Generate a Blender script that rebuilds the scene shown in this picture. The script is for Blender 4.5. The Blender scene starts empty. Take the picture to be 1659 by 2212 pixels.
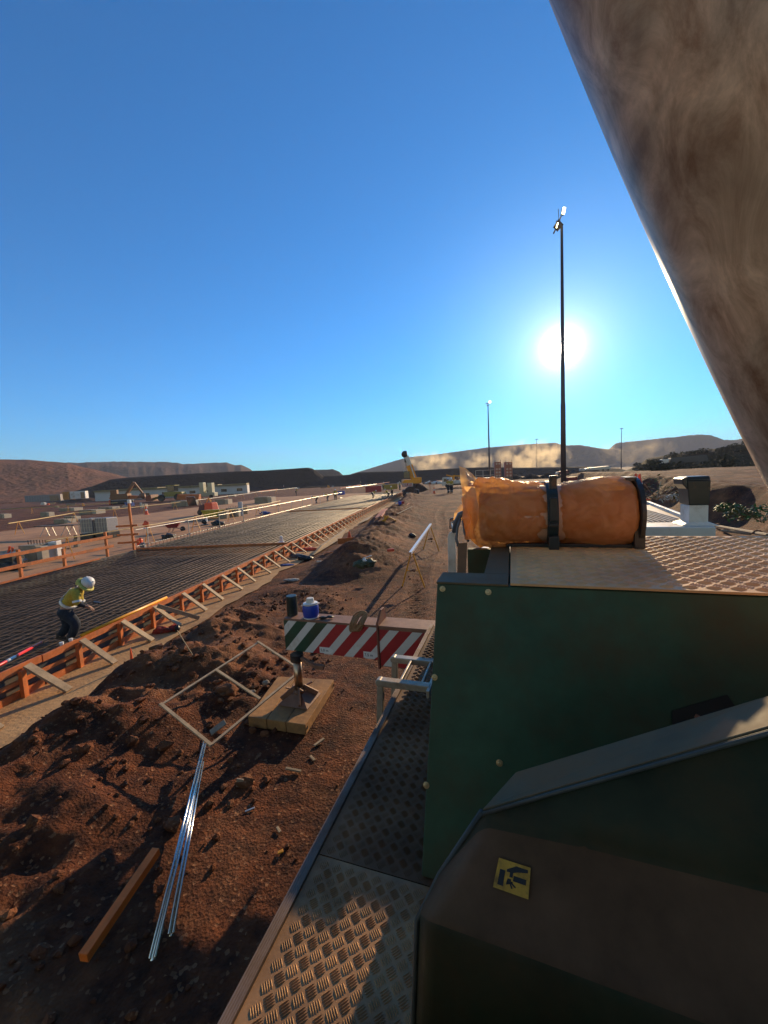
import bpy, bmesh, math, random
import numpy as np
from mathutils import Vector, Matrix, noise as mnoise
random.seed(7); rng = np.random.default_rng(7)
scene = bpy.context.scene
R_ = math.radians
# ------------------------------------------------------------------ camera
CAM_H = 3.5; FPX = 830.0; CXP, CYP = 829.5, 1106.0
TH, RO = R_(5.1), R_(2.8)
FW = Vector((0, math.cos(TH), -math.sin(TH)))
U0 = Vector((0, math.sin(TH), math.cos(TH))); R0 = Vector((1, 0, 0))
RV = math.cos(RO)*R0 - math.sin(RO)*U0; UV = math.sin(RO)*R0 + math.cos(RO)*U0
CAMP = Vector((0, 0, CAM_H))
cd = bpy.data.cameras.new('camera'); cam = bpy.data.objects.new('camera', cd)
scene.collection.objects.link(cam); scene.camera = cam
m = Matrix((RV, UV, -FW)).transposed().to_4x4(); m.translation = CAMP
cam.matrix_world = m
cd.sensor_fit = 'HORIZONTAL'; cd.sensor_width = 36; cd.lens = 36*FPX/1659.0
cd.clip_start = 0.02; cd.clip_end = 20000
def ray(px, py):
    px = float(px); py = float(py); return FW + (px-CXP)/FPX*RV - (py-CYP)/FPX*UV
def G(px, py, z=0.0):
    d = ray(px, py); return CAMP + d*((z-CAM_H)/d.z)
def D(px, py, Y):
    d = ray(px, py); return CAMP + d*(Y/d.y)
# ------------------------------------------------------------------ world
SUN_EL, SUN_AZ = R_(15.47), R_(25.05)
SUND = Vector((math.sin(SUN_AZ)*math.cos(SUN_EL), math.cos(SUN_AZ)*math.cos(SUN_EL), math.sin(SUN_EL)))
W = bpy.data.worlds.new('World'); scene.world = W; W.use_nodes = True
nt = W.node_tree; nt.nodes.clear()
def N(nt, t, **k):
    n = nt.nodes.new(t)
    for a, b in k.items(): setattr(n, a, b)
    return n
out = N(nt, 'ShaderNodeOutputWorld'); bg = N(nt, 'ShaderNodeBackground'); sky = N(nt, 'ShaderNodeTexSky')
sky.sky_type = 'NISHITA'; sky.sun_disc = False; sky.sun_elevation = SUN_EL; sky.sun_rotation = SUN_AZ
sky.altitude = 600; sky.air_density = 1.0; sky.dust_density = 0.15; sky.ozone_density = 4.0
bg.inputs['Strength'].default_value = 0.118
# the sun's disc and the bright ring of air round it, in the direction of the sun
tc = N(nt, 'ShaderNodeTexCoord'); dot = N(nt, 'ShaderNodeVectorMath', operation='DOT_PRODUCT')
nrm = N(nt, 'ShaderNodeVectorMath', operation='NORMALIZE')
nt.links.new(tc.outputs['Generated'], nrm.inputs[0]); nt.links.new(nrm.outputs[0], dot.inputs[0]); dot.inputs[1].default_value = SUND
def powf(e, k):
    a = N(nt, 'ShaderNodeMath', operation='MAXIMUM'); nt.links.new(dot.outputs['Value'], a.inputs[0]); a.inputs[1].default_value = 0
    p = N(nt, 'ShaderNodeMath', operation='POWER'); nt.links.new(a.outputs[0], p.inputs[0]); p.inputs[1].default_value = e
    q = N(nt, 'ShaderNodeMath', operation='MULTIPLY'); nt.links.new(p.outputs[0], q.inputs[0]); q.inputs[1].default_value = k
    return q.outputs[0]
def addm(a, b):
    n = N(nt, 'ShaderNodeMath', operation='ADD'); nt.links.new(a, n.inputs[0]); nt.links.new(b, n.inputs[1]); return n.outputs[0]
AUR = addm(addm(addm(powf(7000, 300.0), powf(1500, 12.0)), addm(powf(300, 3.4), powf(50, 1.7))), powf(9, 0.22))
glow = N(nt, 'ShaderNodeVectorMath', operation='SCALE'); glow.inputs[0].default_value = (1.0, 0.90, 0.74)
nt.links.new(AUR, glow.inputs['Scale'])
tint = N(nt, 'ShaderNodeMixRGB', blend_type='MULTIPLY'); tint.inputs[0].default_value = 1.0; tint.inputs[2].default_value = (0.30, 0.88, 1.40, 1)
# unseen sky away from the sun, tinted warm to warm the shaded faces
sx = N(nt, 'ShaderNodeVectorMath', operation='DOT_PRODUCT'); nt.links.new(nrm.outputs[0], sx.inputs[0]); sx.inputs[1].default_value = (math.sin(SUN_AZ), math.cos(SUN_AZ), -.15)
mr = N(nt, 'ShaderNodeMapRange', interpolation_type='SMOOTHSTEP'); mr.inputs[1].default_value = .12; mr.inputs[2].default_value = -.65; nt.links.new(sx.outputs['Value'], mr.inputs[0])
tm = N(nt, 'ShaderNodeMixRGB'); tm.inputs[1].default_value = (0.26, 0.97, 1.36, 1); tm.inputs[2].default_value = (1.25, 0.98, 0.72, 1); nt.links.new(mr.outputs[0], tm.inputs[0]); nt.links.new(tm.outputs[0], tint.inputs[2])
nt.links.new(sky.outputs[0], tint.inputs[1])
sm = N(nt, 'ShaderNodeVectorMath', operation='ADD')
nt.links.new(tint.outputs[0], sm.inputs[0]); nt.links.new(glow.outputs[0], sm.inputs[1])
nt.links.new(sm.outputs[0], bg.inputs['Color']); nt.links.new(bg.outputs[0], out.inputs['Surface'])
sl = bpy.data.lights.new('sun', 'SUN'); sl.energy = 5.0; sl.angle = R_(0.5); sl.color = (1.0, 0.73, 0.42)
so = bpy.data.objects.new('sun', sl); scene.collection.objects.link(so)
so.rotation_euler = SUND.to_track_quat('Z', 'Y').to_euler(); so.location = (0, 0, 50)
vs = scene.view_settings; vs.view_transform = 'Standard'; vs.look = 'None'; vs.exposure = 0.30; vs.gamma = 1.0; vs.use_curve_mapping = False
scene.render.engine = 'CYCLES'
cy = scene.cycles; cy.use_denoising = True; cy.max_bounces = 6; cy.diffuse_bounces = 3; cy.glossy_bounces = 3
cy.transparent_max_bounces = 8; cy.volume_bounces = 0; cy.use_adaptive_sampling = True; cy.adaptive_threshold = 0.02
cy.sample_clamp_indirect = 5.0; cy.caustics_reflective = False; cy.caustics_refractive = False
try: cy.denoiser = 'OPENIMAGEDENOISE'
except Exception: pass
# ------------------------------------------------------------------ materials
MATS = {}
def mat(name, col=None, rough=0.7, metal=0.0, var=0.25, scale=6.0, bump=0.0, bscale=None, emit=None, dirt=None, dirt_amt=0.4, trans=0.0, spec=0.5, detail=6, stretch=None, coat=0):
    if name in MATS: return MATS[name]
    M = bpy.data.materials.new(name); M.use_nodes = True; nt = M.node_tree; b = nt.nodes['Principled BSDF']
    tc = nt.nodes.new('ShaderNodeTexCoord'); src = tc.outputs['Object']
    if stretch:
        mp = nt.nodes.new('ShaderNodeMapping'); mp.inputs['Scale'].default_value = stretch
        nt.links.new(src, mp.inputs[0]); src = mp.outputs[0]
    no = nt.nodes.new('ShaderNodeTexNoise'); no.inputs['Scale'].default_value = scale; no.inputs['Detail'].default_value = detail
    no.inputs['Roughness'].default_value = 0.65
    nt.links.new(src, no.inputs['Vector'])
    cr = nt.nodes.new('ShaderNodeValToRGB')
    cr.color_ramp.elements[0].position = 0.3; cr.color_ramp.elements[1].position = 0.7
    lo = tuple(c*(1-var) for c in col); hi = tuple(min(1, c*(1+var)) for c in col)
    cr.color_ramp.elements[0].color = (*lo, 1); cr.color_ramp.elements[1].color = (*hi, 1)
    nt.links.new(no.outputs['Fac'], cr.inputs[0]); colout = cr.outputs[0]
    if dirt:
        n2 = nt.nodes.new('ShaderNodeTexNoise'); n2.inputs['Scale'].default_value = scale*0.45; n2.inputs['Detail'].default_value = 8
        n2.inputs['Roughness'].default_value = 0.7; nt.links.new(src, n2.inputs['Vector'])
        r2 = nt.nodes.new('ShaderNodeMapRange'); r2.inputs[1].default_value = 0.62-dirt_amt*0.4; r2.inputs[2].default_value = 0.72
        nt.links.new(n2.outputs['Fac'], r2.inputs[0])
        mx = nt.nodes.new('ShaderNodeMixRGB'); mx.inputs[2].default_value = (*dirt, 1)
        nt.links.new(r2.outputs[0], mx.inputs[0]); nt.links.new(colout, mx.inputs[1]); colout = mx.outputs[0]
        rr = nt.nodes.new('ShaderNodeMapRange'); rr.inputs[3].default_value = rough; rr.inputs[4].default_value = 0.9
        nt.links.new(r2.outputs[0], rr.inputs[0]); nt.links.new(rr.outputs[0], b.inputs['Roughness'])
    else: b.inputs['Roughness'].default_value = rough
    nt.links.new(colout, b.inputs['Base Color'])
    b.inputs['Metallic'].default_value = metal; b.inputs['Specular IOR Level'].default_value = spec
    if trans: b.inputs['Transmission Weight'].default_value = trans
    if coat: b.inputs['Coat Weight'].default_value = coat
    if bump:
        n3 = nt.nodes.new('ShaderNodeTexNoise'); n3.inputs['Scale'].default_value = bscale or scale*4; n3.inputs['Detail'].default_value = 8
        nt.links.new(src, n3.inputs['Vector'])
        bp = nt.nodes.new('ShaderNodeBump'); bp.inputs['Strength'].default_value = 1.0; bp.inputs['Distance'].default_value = bump
        nt.links.new(n3.outputs['Fac'], bp.inputs['Height']); nt.links.new(bp.outputs[0], b.inputs['Normal'])
    if emit: b.inputs['Emission Color'].default_value = (*emit[0], 1); b.inputs['Emission Strength'].default_value = emit[1]
    MATS[name] = M; return M
DUST = (0.25, 0.12, 0.06)
timber = mat('orange_timber', (0.58, 0.155, 0.035), .65, var=.3, scale=5, bump=.002, stretch=(1, 1, 1), dirt=(.3, .15, .08), dirt_amt=.25)
pale = mat('pale_timber', (0.46, 0.33, 0.19), .75, var=.25, scale=7, bump=.002)
greyply = mat('weathered_brace', (0.32, 0.23, 0.14), .8, var=.3, scale=8, bump=.002)
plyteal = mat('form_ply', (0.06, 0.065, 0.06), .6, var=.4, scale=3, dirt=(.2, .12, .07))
concrete = mat('concrete', (0.34, 0.27, 0.19), .85, var=.2, scale=3, bump=.003, dirt=(.3, .17, .1), dirt_amt=.3)
rebar = mat('rusty_steel_bar', (0.12, 0.075, 0.045), .42, metal=.6, var=.7, scale=1.3)  # strong colour variation stands in for glints along the bars
yellow = mat('yellow_paint', (0.78, 0.32, 0.012), .5, var=.15, dirt=DUST, dirt_amt=.2)
silver = mat('galvanised_steel', (0.48, 0.46, 0.42), .45, metal=.7, var=.12, scale=9)
alu = mat('aluminium', (0.72, 0.72, 0.70), .22, metal=1.0, var=.1, scale=20)
aludirty = mat('dusty_aluminium', (0.42, 0.36, 0.28), .42, metal=.35, var=.25, scale=5, dirt=(.24, .14, .085), dirt_amt=.45)
green = mat('green_paint', (0.040, 0.092, 0.056), .5, var=.35, scale=2.2, bump=.0015, bscale=2.5, dirt=(.085, .06, .03), dirt_amt=.4, spec=.25)
greend = mat('dark_green_paint', (0.030, 0.038, 0.018), .5, var=.3, scale=4, dirt=(.09, .055, .025), dirt_amt=.4, spec=.2)
greyled = mat('grey_green_ledge', (0.12, 0.10, 0.055), .6, var=.2, scale=6, dirt=(.2, .12, .06), dirt_amt=.55, spec=.2)
brownp = mat('dusty_panel', (0.115, 0.064, 0.034), .7, var=.5, scale=2.5, bump=.002, bscale=5, dirt=(.13, .08, .035), dirt_amt=.4, spec=.15)
black = mat('black_rubber', (0.014, 0.015, 0.016), .45, var=.3)
blackm = mat('black_steel', (0.02, 0.022, 0.024), .35, var=.3, scale=8, dirt=DUST, dirt_amt=.15)
white = mat('white_paint', (0.72, 0.70, 0.66), .5, var=.08, scale=3, dirt=(.45, .33, .22), dirt_amt=.25)
whiteh = mat('white_plastic', (0.80, 0.80, 0.78), .35, var=.05)
red = mat('red_paint', (0.42, 0.025, 0.03), .45, var=.15, dirt=DUST, dirt_amt=.15)
redo = mat('orange_red_plastic', (0.80, 0.10, 0.03), .5, var=.12)
blue = mat('blue_plastic', (0.02, 0.06, 0.42), .4, var=.1)
hivis = mat('yellow_shirt_cloth', (0.46, 0.33, 0.04), .85, var=.2, scale=20, bump=.003, bscale=25)
navy = mat('navy_trouser_cloth', (0.016, 0.022, 0.035), .9, var=.35, scale=20, bump=.003, bscale=25)
reflt = mat('reflective_tape', (0.75, 0.75, 0.73), .35, var=.08)
skin = mat('skin', (0.42, 0.22, 0.14), .6, var=.1)
hairm = mat('dark_hair', (0.03, 0.02, 0.015), .8)
glassd = mat('dark_window_glass', (0.02, 0.025, 0.03), .12, var=.2, spec=.7)
steel = mat('polished_piston', (0.55, 0.40, 0.28), .34, metal=1.0, var=.1)
rustst = mat('dusty_brown_steel', (0.26, 0.13, 0.08), .65, metal=.1, var=.25, scale=5, bump=.002)
darksoil = mat('dark_spoil', (0.05, 0.028, 0.018), .95, var=.35, scale=.08, bump=1.0, bscale=.25)
# ------------------------------------------------------------------ mesh builder
class MB:
    def __init__(s): s.v = []; s.f = []; s.mi = []; s.cur = 0
    def add(s, vs, fs, M=None):
        o = len(s.v)
        for p in vs: s.v.append(tuple(M @ Vector(p)) if M is not None else tuple(p))
        for f in fs: s.f.append(tuple(o+i for i in f)); s.mi.append(s.cur)
        return s
    def box(s, x0, x1, y0, y1, z0, z1, M=None):
        vs = [(x0,y0,z0),(x1,y0,z0),(x1,y1,z0),(x0,y1,z0),(x0,y0,z1),(x1,y0,z1),(x1,y1,z1),(x0,y1,z1)]
        return s.add(vs, [(0,3,2,1),(4,5,6,7),(0,1,5,4),(1,2,6,5),(2,3,7,6),(3,0,4,7)], M)
    def hexa(s, p, M=None):   # 8 points: bottom 4 ccw, top 4 ccw
        return s.add(p, [(0,3,2,1),(4,5,6,7),(0,1,5,4),(1,2,6,5),(2,3,7,6),(3,0,4,7)], M)
    def bar(s, a, b, w, h, up=(0,0,1), roll=0, M=None):   # rectangular beam from a to b
        a = Vector(a); b = Vector(b); d = (b-a); L = d.length; d.normalize(); up = Vector(up)
        if abs(d.dot(up)) > .98: up = Vector((1,0,0))
        sx = d.cross(up).normalized(); sz = sx.cross(d)
        if roll:
            q = Matrix.Rotation(roll, 3, d); sx = q @ sx; sz = q @ sz
        T = Matrix((sx, d, sz)).transposed().to_4x4(); T.translation = a
        if M is not None: T = M @ T
        return s.box(-w/2, w/2, 0, L, -h/2, h/2, T)
    def tube(s, pts, r, n=8, M=None, cap=True):
        pts = [Vector(p) for p in pts]; rr = r if isinstance(r, (list, tuple)) else [r]*len(pts)
        vs = []; fs = []; prev = None
        for i, p in enumerate(pts):
            d = (pts[min(i+1, len(pts)-1)] - pts[max(i-1, 0)])
            if d.length < 1e-9: d = Vector((0,0,1))
            d.normalize()
            if prev is None:
                up = Vector((0,0,1)) if abs(d.z) < .95 else Vector((1,0,0)); a = d.cross(up).normalized()
            else: a = (prev - d*prev.dot(d)).normalized()
            prev = a; b = d.cross(a)
            for k in range(n):
                t = 2*math.pi*k/n; vs.append(p + (a*math.cos(t)+b*math.sin(t))*rr[i])
        for i in range(len(pts)-1):
            for k in range(n):
                k2 = (k+1) % n; fs.append((i*n+k, i*n+k2, (i+1)*n+k2, (i+1)*n+k))
        if cap:
            fs.append(tuple(range(n))[::-1]); fs.append(tuple((len(pts)-1)*n+k for k in range(n)))
        return s.add(vs, fs, M)
    def lathe(s, prof, n=20, M=None):
        vs = []; fs = []
        for r, z in prof:
            for k in range(n): t = 2*math.pi*k/n; vs.append((r*math.cos(t), r*math.sin(t), z))
        for i in range(len(prof)-1):
            for k in range(n):
                k2 = (k+1) % n; fs.append((i*n+k, i*n+k2, (i+1)*n+k2, (i+1)*n+k))
        fs.append(tuple(range(n))[::-1]); fs.append(tuple((len(prof)-1)*n+k for k in range(n)))
        return s.add(vs, fs, M)
    def prism(s, poly, z0, z1, M=None):
        n = len(poly); vs = [(x,y,z0) for x,y in poly]+[(x,y,z1) for x,y in poly]
        fs = [tuple(range(n))[::-1], tuple(range(n, 2*n))]+[(i,(i+1)%n,n+(i+1)%n,n+i) for i in range(n)]
        return s.add(vs, fs, M)
    def blob(s, c, r, sub=2, amp=.25, fr=1.5, seed=0, M=None):
        bm = bmesh.new(); bmesh.ops.create_icosphere(bm, subdivisions=sub, radius=1)
        r = Vector(r) if not isinstance(r, (int, float)) else Vector((r,r,r)); vs = []
        for v in bm.verts:
            k = 1+amp*mnoise.noise(v.co*fr+Vector((seed*7.3, seed*3.1, seed)))*2
            vs.append((c[0]+v.co.x*r.x*k, c[1]+v.co.y*r.y*k, c[2]+v.co.z*r.z*k))
        fs = [tuple(v.index for v in f.verts) for f in bm.faces]; bm.free()
        return s.add(vs, fs, M)
    def build(s, name, mats, parent=None, smooth=False, bevel=0, kind=None):
        me = bpy.data.meshes.new(name); me.from_pydata(s.v, [], s.f); me.validate(); 
        if not isinstance(mats, (list, tuple)): mats = [mats]
        for m_ in mats: me.materials.append(m_)
        if len(mats) > 1 and len(me.polygons) == len(s.mi): me.polygons.foreach_set('material_index', s.mi)
        if smooth: me.polygons.foreach_set('use_smooth', [True]*len(me.polygons))
        o = bpy.data.objects.new(name, me); scene.collection.objects.link(o)
        if bevel:
            bv = o.modifiers.new('bevel', 'BEVEL'); bv.width = bevel; bv.segments = 2; bv.limit_method = 'ANGLE'; bv.angle_limit = R_(40)
        if parent: o.parent = parent
        if kind: o['kind'] = kind
        me.update(); return o
def tag(o, label=None, cat=None, group=None, kind=None):
    if label: o['label'] = label
    if cat: o['category'] = cat
    if group: o['group'] = group
    if kind: o['kind'] = kind
    return o
def empty(name, loc, rz=0, label=None, cat=None, group=None):
    o = bpy.data.objects.new(name, None); scene.collection.objects.link(o); o.location = loc; o.rotation_euler = (0,0,rz)
    o.empty_display_size = .1
    return tag(o, label, cat, group)
def kids(o): return [c for c in bpy.data.objects if c.parent == o]
def copy_tree(o, parent=None, loc=None, rz=None, label=None, group=None, sc=None):
    c = o.copy(); scene.collection.objects.link(c)
    if parent is not None: c.parent = parent
    for ch in kids(o): copy_tree(ch, c)
    if loc is not None: c.location = loc
    if rz is not None: c.rotation_euler = (0,0,rz)
    if sc is not None: c.scale = sc
    if label: c['label'] = label
    if group: c['group'] = group
    return c
def MBT(x, y, z, rz=0, s=1): return Matrix.Translation((x,y,z)) @ Matrix.Rotation(rz, 4, 'Z') @ Matrix.Scale(s, 4)
# ------------------------------------------------------------------ terrain
_perm = rng.random((256, 256))
def vnoise(x, y):
    xi = np.floor(x).astype(np.int64); yi = np.floor(y).astype(np.int64); fx = x-xi; fy = y-yi
    fx = fx*fx*(3-2*fx); fy = fy*fy*(3-2*fy)
    a = _perm[xi & 255, yi & 255]; b = _perm[(xi+1) & 255, yi & 255]; c_ = _perm[xi & 255, (yi+1) & 255]; d = _perm[(xi+1) & 255, (yi+1) & 255]
    return (a*(1-fx)+b*fx)*(1-fy)+(c_*(1-fx)+d*fx)*fy
def fbm(x, y, o=4, g=.5):
    s = 0; a = 1; t = 0
    for i in range(o):
        s = s+a*vnoise(x*2**i+i*17.3, y*2**i+i*9.1); t += a; a *= g
    return s/t
def ridged(x, y, o=4, g=.55):
    s = 0; a = 1; t = 0
    for i in range(o):
        s = s+a*(1-abs(2*vnoise(x*2**i+i*31.7, y*2**i+i*5.3)-1)); t += a; a *= g
    return s/t
def sst(a, b, x):
    t = np.clip((x-a)/(b-a), 0, 1); return t*t*(3-2*t)
FSL = 0.149
def formx(y): return -6.55+(y-6)*FSL
def leftx(y): return -12.84+(y-19.54)*FSL*.93
YAW = R_(18.5); CA, SA = math.cos(YAW), math.sin(YAW)
def berm_c(y): return formx(y)+3.9-.02*(y-14)
MOUNDS = [(-3.9,7.9,.8,.9,.34),(-3.5,6.6,.9,.6,.28),(-4.6,6.3,.8,.8,.30),(-3.3,5.2,.6,.6,.24),(-4.3,4.9,.8,.6,.38),(-3.0,7.3,.5,.5,.2),(-4.9,7.4,.5,.7,.18),
          (-3.9,9.2,.9,.9,.22),(-5.0,3.6,1.0,.7,.4),(-2.75,8.3,.5,.6,.2),(-3.6,3.9,.7,.5,.2),(-2.9,11.9,1.2,.7,.15)]
def hgt(x, y):
    x = np.asarray(x, float); y = np.asarray(y, float)
    fx = formx(y); d = x-fx
    xl = x*CA-y*SA
    r = np.hypot(x, y)
    h = .035*(fbm(x*.9, y*.9, 3)-.5)
    # freshly dug earth between the formwork strip and the crane
    dug = sst(1.5, 2.3, d)*(1-sst(-2.6, -1.7, x-.15*(y-5)))*(1-sst(9.5, 12.5, y))*sst(1.5, 3.0, y)
    dug = dug*(.35+.65*sst(.3, .55, fbm(x*.8+3, y*.8, 3)))
    cl = ridged(x*1.5+7, y*1.5+2, 5)
    h = h + dug*(.30*np.clip(cl-.42, 0, 1)+.09*fbm(x*5, y*5, 4)+.04)
    for mx, my, rx, ry, mh in MOUNDS:
        g = np.exp(-((x-mx)/rx)**2-((y-my)/ry)**2)
        h = h + 1.25*mh*g*(.65+.4*ridged(x*2.2+mx, y*2.2, 5))
    # small ruts, footprints and crumbs on the trodden ground
    near = (1-sst(14, 30, r))
    h = h + near*sst(1.4, 1.7, d)*(.022*(ridged(x*6, y*6, 4)-.6)+.012*(vnoise(x*15, y*15)-.5))
    # tyre ruts along the track
    for rc in (.2, 2.1):
        u = x-(rc+.19*(y-7)+.25*np.sin(y*.35)); tr = np.exp(-(u/.26)**2)*sst(6, 8, y)*(1-sst(30, 45, y))
        h = h - tr*(.045-.02*(np.sin(y*34+np.abs(u)*14) > .1)) + np.exp(-((np.abs(u)-.38)/.1)**2)*.02*sst(6, 8, y)*(1-sst(30, 45, y))
    # spoil berm alongside the slab
    bc = berm_c(y); k = (x-bc)
    amp = sst(12.2, 15.5, y)*(1-sst(52, 66, y))
    hh = .35+.8*vnoise(y*.33+1.2, y*0+.5)+.25*vnoise(y*1.1, x*.5)
    sec = np.where(k < 0, np.exp(-(k/1.15)**2), np.exp(-(k/1.9)**2))
    h = h + amp*hh*sec*(.75+.5*fbm(x*1.7, y*1.7, 4)) + amp*sec*.10*ridged(x*2.5, y*2.5, 4)
    # rise of the ground further up the track
    h = h + .75*sst(16, 46, y)*sst(3.0, 6.5, d)
    # bank up to the haul road on the right
    e = fbm(y*.25+x*.05, x*.25, 3)*1.6
    st = sst(10.3, 12.6, xl+e-.6)*sst(4, 9, y+x*.3)*(1-sst(75, 130, r))
    h = h + st*(1.65+.25*fbm(x*.4, y*.4, 3)) + st*(1-sst(13, 15.5, xl))*.28*ridged(x*.9, y*.9, 4)
    h = h + sst(60, 120, r)*(.3*(fbm(x*.03, y*.03, 4)-.5))*2
    # flat, prepared ground under and beside the slab
    flat = 1-sst(1.3, 1.75, d)
    flat = flat*(1-sst(90, 110, y))*sst(-80, -60, x)
    h = h*(1-flat) - .02*flat
    return h
def gz(x, y): return float(hgt(np.array([x]), np.array([y]))[0])
def axis(lo, hi, s, g, L0, L1):
    a = list(np.arange(lo, hi+s/2, s)); st = s
    v = hi
    while v < L1: st = max(s, g*(v-hi)+s); v += st; a.append(v)
    st = s; v = lo; b = []
    while v > L0: st = max(s, g*(lo-v)+s); v -= st; b.append(v)
    return np.array(b[::-1]+a)
gx = axis(-6.6, 3.0, .05, .022, -3200, 3200); gy = axis(1.2, 12.5, .05, .02, -40, 3600)
def gridmesh(name, X, Y, Z, m, kind='structure', smooth=True):
    ny, nx = X.shape
    co = np.stack([X, Y, Z], -1).reshape(-1, 3).astype(np.float32)
    idx = np.arange(ny*nx).reshape(ny, nx)
    q = np.stack([idx[:-1, :-1], idx[:-1, 1:], idx[1:, 1:], idx[1:, :-1]], -1).reshape(-1, 4)
    me = bpy.data.meshes.new(name); me.vertices.add(len(co)); me.vertices.foreach_set('co', co.ravel())
    me.loops.add(q.size); me.loops.foreach_set('vertex_index', q.ravel().astype(np.int32))
    me.polygons.add(len(q)); me.polygons.foreach_set('loop_start', np.arange(0, q.size, 4, dtype=np.int32))
    me.polygons.foreach_set('loop_total', np.full(len(q), 4, dtype=np.int32))
    me.update(calc_edges=True)
    me.polygons.foreach_set('use_smooth', [smooth]*len(q)); me.materials.append(m)
    o = bpy.data.objects.new(name, me); scene.collection.objects.link(o)
    if kind: o['kind'] = kind
    return o
# soil material: red-brown, patchy, gravelly
def soil_mat(name, c1, c2, c3, big=.35, bumpd=.03, s=1.0):
    M = bpy.data.materials.new(name); M.use_nodes = True; nt = M.node_tree; b = nt.nodes['Principled BSDF']
    tc = N(nt, 'ShaderNodeTexCoord'); L = nt.links.new
    def nz(sc, det=8, ro=.65):
        n = N(nt, 'ShaderNodeTexNoise'); n.inputs['Scale'].default_value = sc*s; n.inputs['Detail'].default_value = det; n.inputs['Roughness'].default_value = ro
        L(tc.outputs['Object'], n.inputs['Vector']); return n.outputs['Fac']
    def ramp(f, a, b_, ca, cb):
        r = N(nt, 'ShaderNodeValToRGB'); r.color_ramp.elements[0].position = a; r.color_ramp.elements[1].position = b_
        r.color_ramp.elements[0].color = (*ca, 1); r.color_ramp.elements[1].color = (*cb, 1); L(f, r.inputs[0]); return r.outputs[0]
    base = ramp(nz(4.5), .35, .68, c1, c2)
    patch = N(nt, 'ShaderNodeMapRange'); patch.inputs[1].default_value = .5; patch.inputs[2].default_value = .72; L(nz(big, 6), patch.inputs[0])
    mx = N(nt, 'ShaderNodeMixRGB'); L(patch.outputs[0], mx.inputs[0]); L(base, mx.inputs[1]); mx.inputs[2].default_value = (*c3, 1)
    vo = N(nt, 'ShaderNodeTexVoronoi'); vo.inputs['Scale'].default_value = 38*s; L(tc.outputs['Object'], vo.inputs['Vector'])
    sp = N(nt, 'ShaderNodeSeparateColor'); L(vo.outputs['Color'], sp.inputs[0])
    gt = N(nt, 'ShaderNodeMapRange'); gt.inputs[1].default_value = .93; gt.inputs[2].default_value = .98; L(sp.outputs[0], gt.inputs[0])
    m2 = N(nt, 'ShaderNodeMixRGB'); L(gt.outputs[0], m2.inputs[0]); L(mx.outputs[0], m2.inputs[1]); m2.inputs[2].default_value = (.33, .15, .07, 1)
    dm = N(nt, 'ShaderNodeMapRange'); dm.inputs[1].default_value = .36; dm.inputs[2].default_value = .58; dm.inputs[3].default_value = .45; dm.inputs[4].default_value = 1.1; L(nz(.9, 7), dm.inputs[0])
    vmx = N(nt, 'ShaderNodeVectorMath', operation='SCALE'); L(m2.outputs[0], vmx.inputs[0]); L(dm.outputs[0], vmx.inputs['Scale']); L(vmx.outputs[0], b.inputs['Base Color']); b.inputs['Roughness'].default_value = .9; b.inputs['Specular IOR Level'].default_value = .25
    ad = N(nt, 'ShaderNodeMath', operation='ADD'); vm = N(nt, 'ShaderNodeMath', operation='MULTIPLY'); vm.inputs[1].default_value = .35
    L(vo.outputs['Distance'], vm.inputs[0]); L(nz(16, 9, .7), ad.inputs[0]); L(vm.outputs[0], ad.inputs[1])
    bp = N(nt, 'ShaderNodeBump'); bp.inputs['Distance'].default_value = bumpd; bp.inputs['Strength'].default_value = 1
    L(ad.outputs[0], bp.inputs['Height']); L(bp.outputs[0], b.inputs['Normal'])
    MATS[name] = M; return M
soil = soil_mat('red_soil', (.060, .018, .008), (.215, .062, .019), (.34, .145, .06), bumpd=.045)
X, Y = np.meshgrid(gx, gy)
gridmesh('ground', X, Y, hgt(X, Y), soil)
del X, Y
# loose clods and stones
def in_dug(x, y):
    d = x-formx(y); return d > 1.6 and x < -1.4+.15*(y-5)
st = MB()
for i in range(1500):
    if i < 950:
        y = random.uniform(2.2, 11.5); x = random.uniform(-6.2, -1.2)
        if not in_dug(x, y): continue
        r = abs(random.gauss(0, .028))+.012
        if random.random() < .03: r *= 2.6
    else:
        y = random.uniform(2, 22); x = random.uniform(formx(y)+1.6, 2.5); r = abs(random.gauss(0, .010))+.007
        if random.random() < .06: r *= 2.5
    st.blob((x, y, gz(x, y)+r*.25), (r, r*random.uniform(.7, 1.2), r*random.uniform(.5, .9)), sub=1, amp=.35, seed=i)
clod = soil_mat('clod_earth', (.085, .028, .012), (.24, .08, .03), (.30, .13, .055), bumpd=.02, s=1.6)
tag(st.build('rubble', clod, smooth=False), 'loose clods and stones strewn over the red earth', 'rubble', kind='stuff')
# ------------------------------------------------------------------ pad, strips
def quadstrip(name, pts, z, m, th=None):
    mb = MB(); n = len(pts)//2
    vs = [(p[0], p[1], z) for p in pts]; fs = [(i, i+1, n*2-2-i, n*2-1-i) for i in range(n-1)]
    mb.add(vs, fs); return mb.build(name, m, kind='structure')
strip_m = mat('blinding_concrete', (0.50, 0.29, 0.125), .9, var=.22, scale=1.2, bump=.012, bscale=18, dirt=(.24, .11, .055), dirt_amt=.35)
ys = [i*.5 for i in range(0, 190)]
e = [(formx(y)+1.15+.28*(fbm(np.array([y*.6]), np.array([2.2]), 3)[0]-.5)*2+.14*(fbm(np.array([y*4.]), np.array([8.]), 3)[0]-.5)*2, y) for y in ys]
quadstrip('path', [(formx(y)-.2, y) for y in ys]+e[::-1], .012, strip_m)
pad_m = mat('tan_pad_earth', (0.46, 0.225, 0.10), .9, var=.2, scale=.5, bump=.01, bscale=9, dirt=(.26, .125, .065), dirt_amt=.3)
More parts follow.
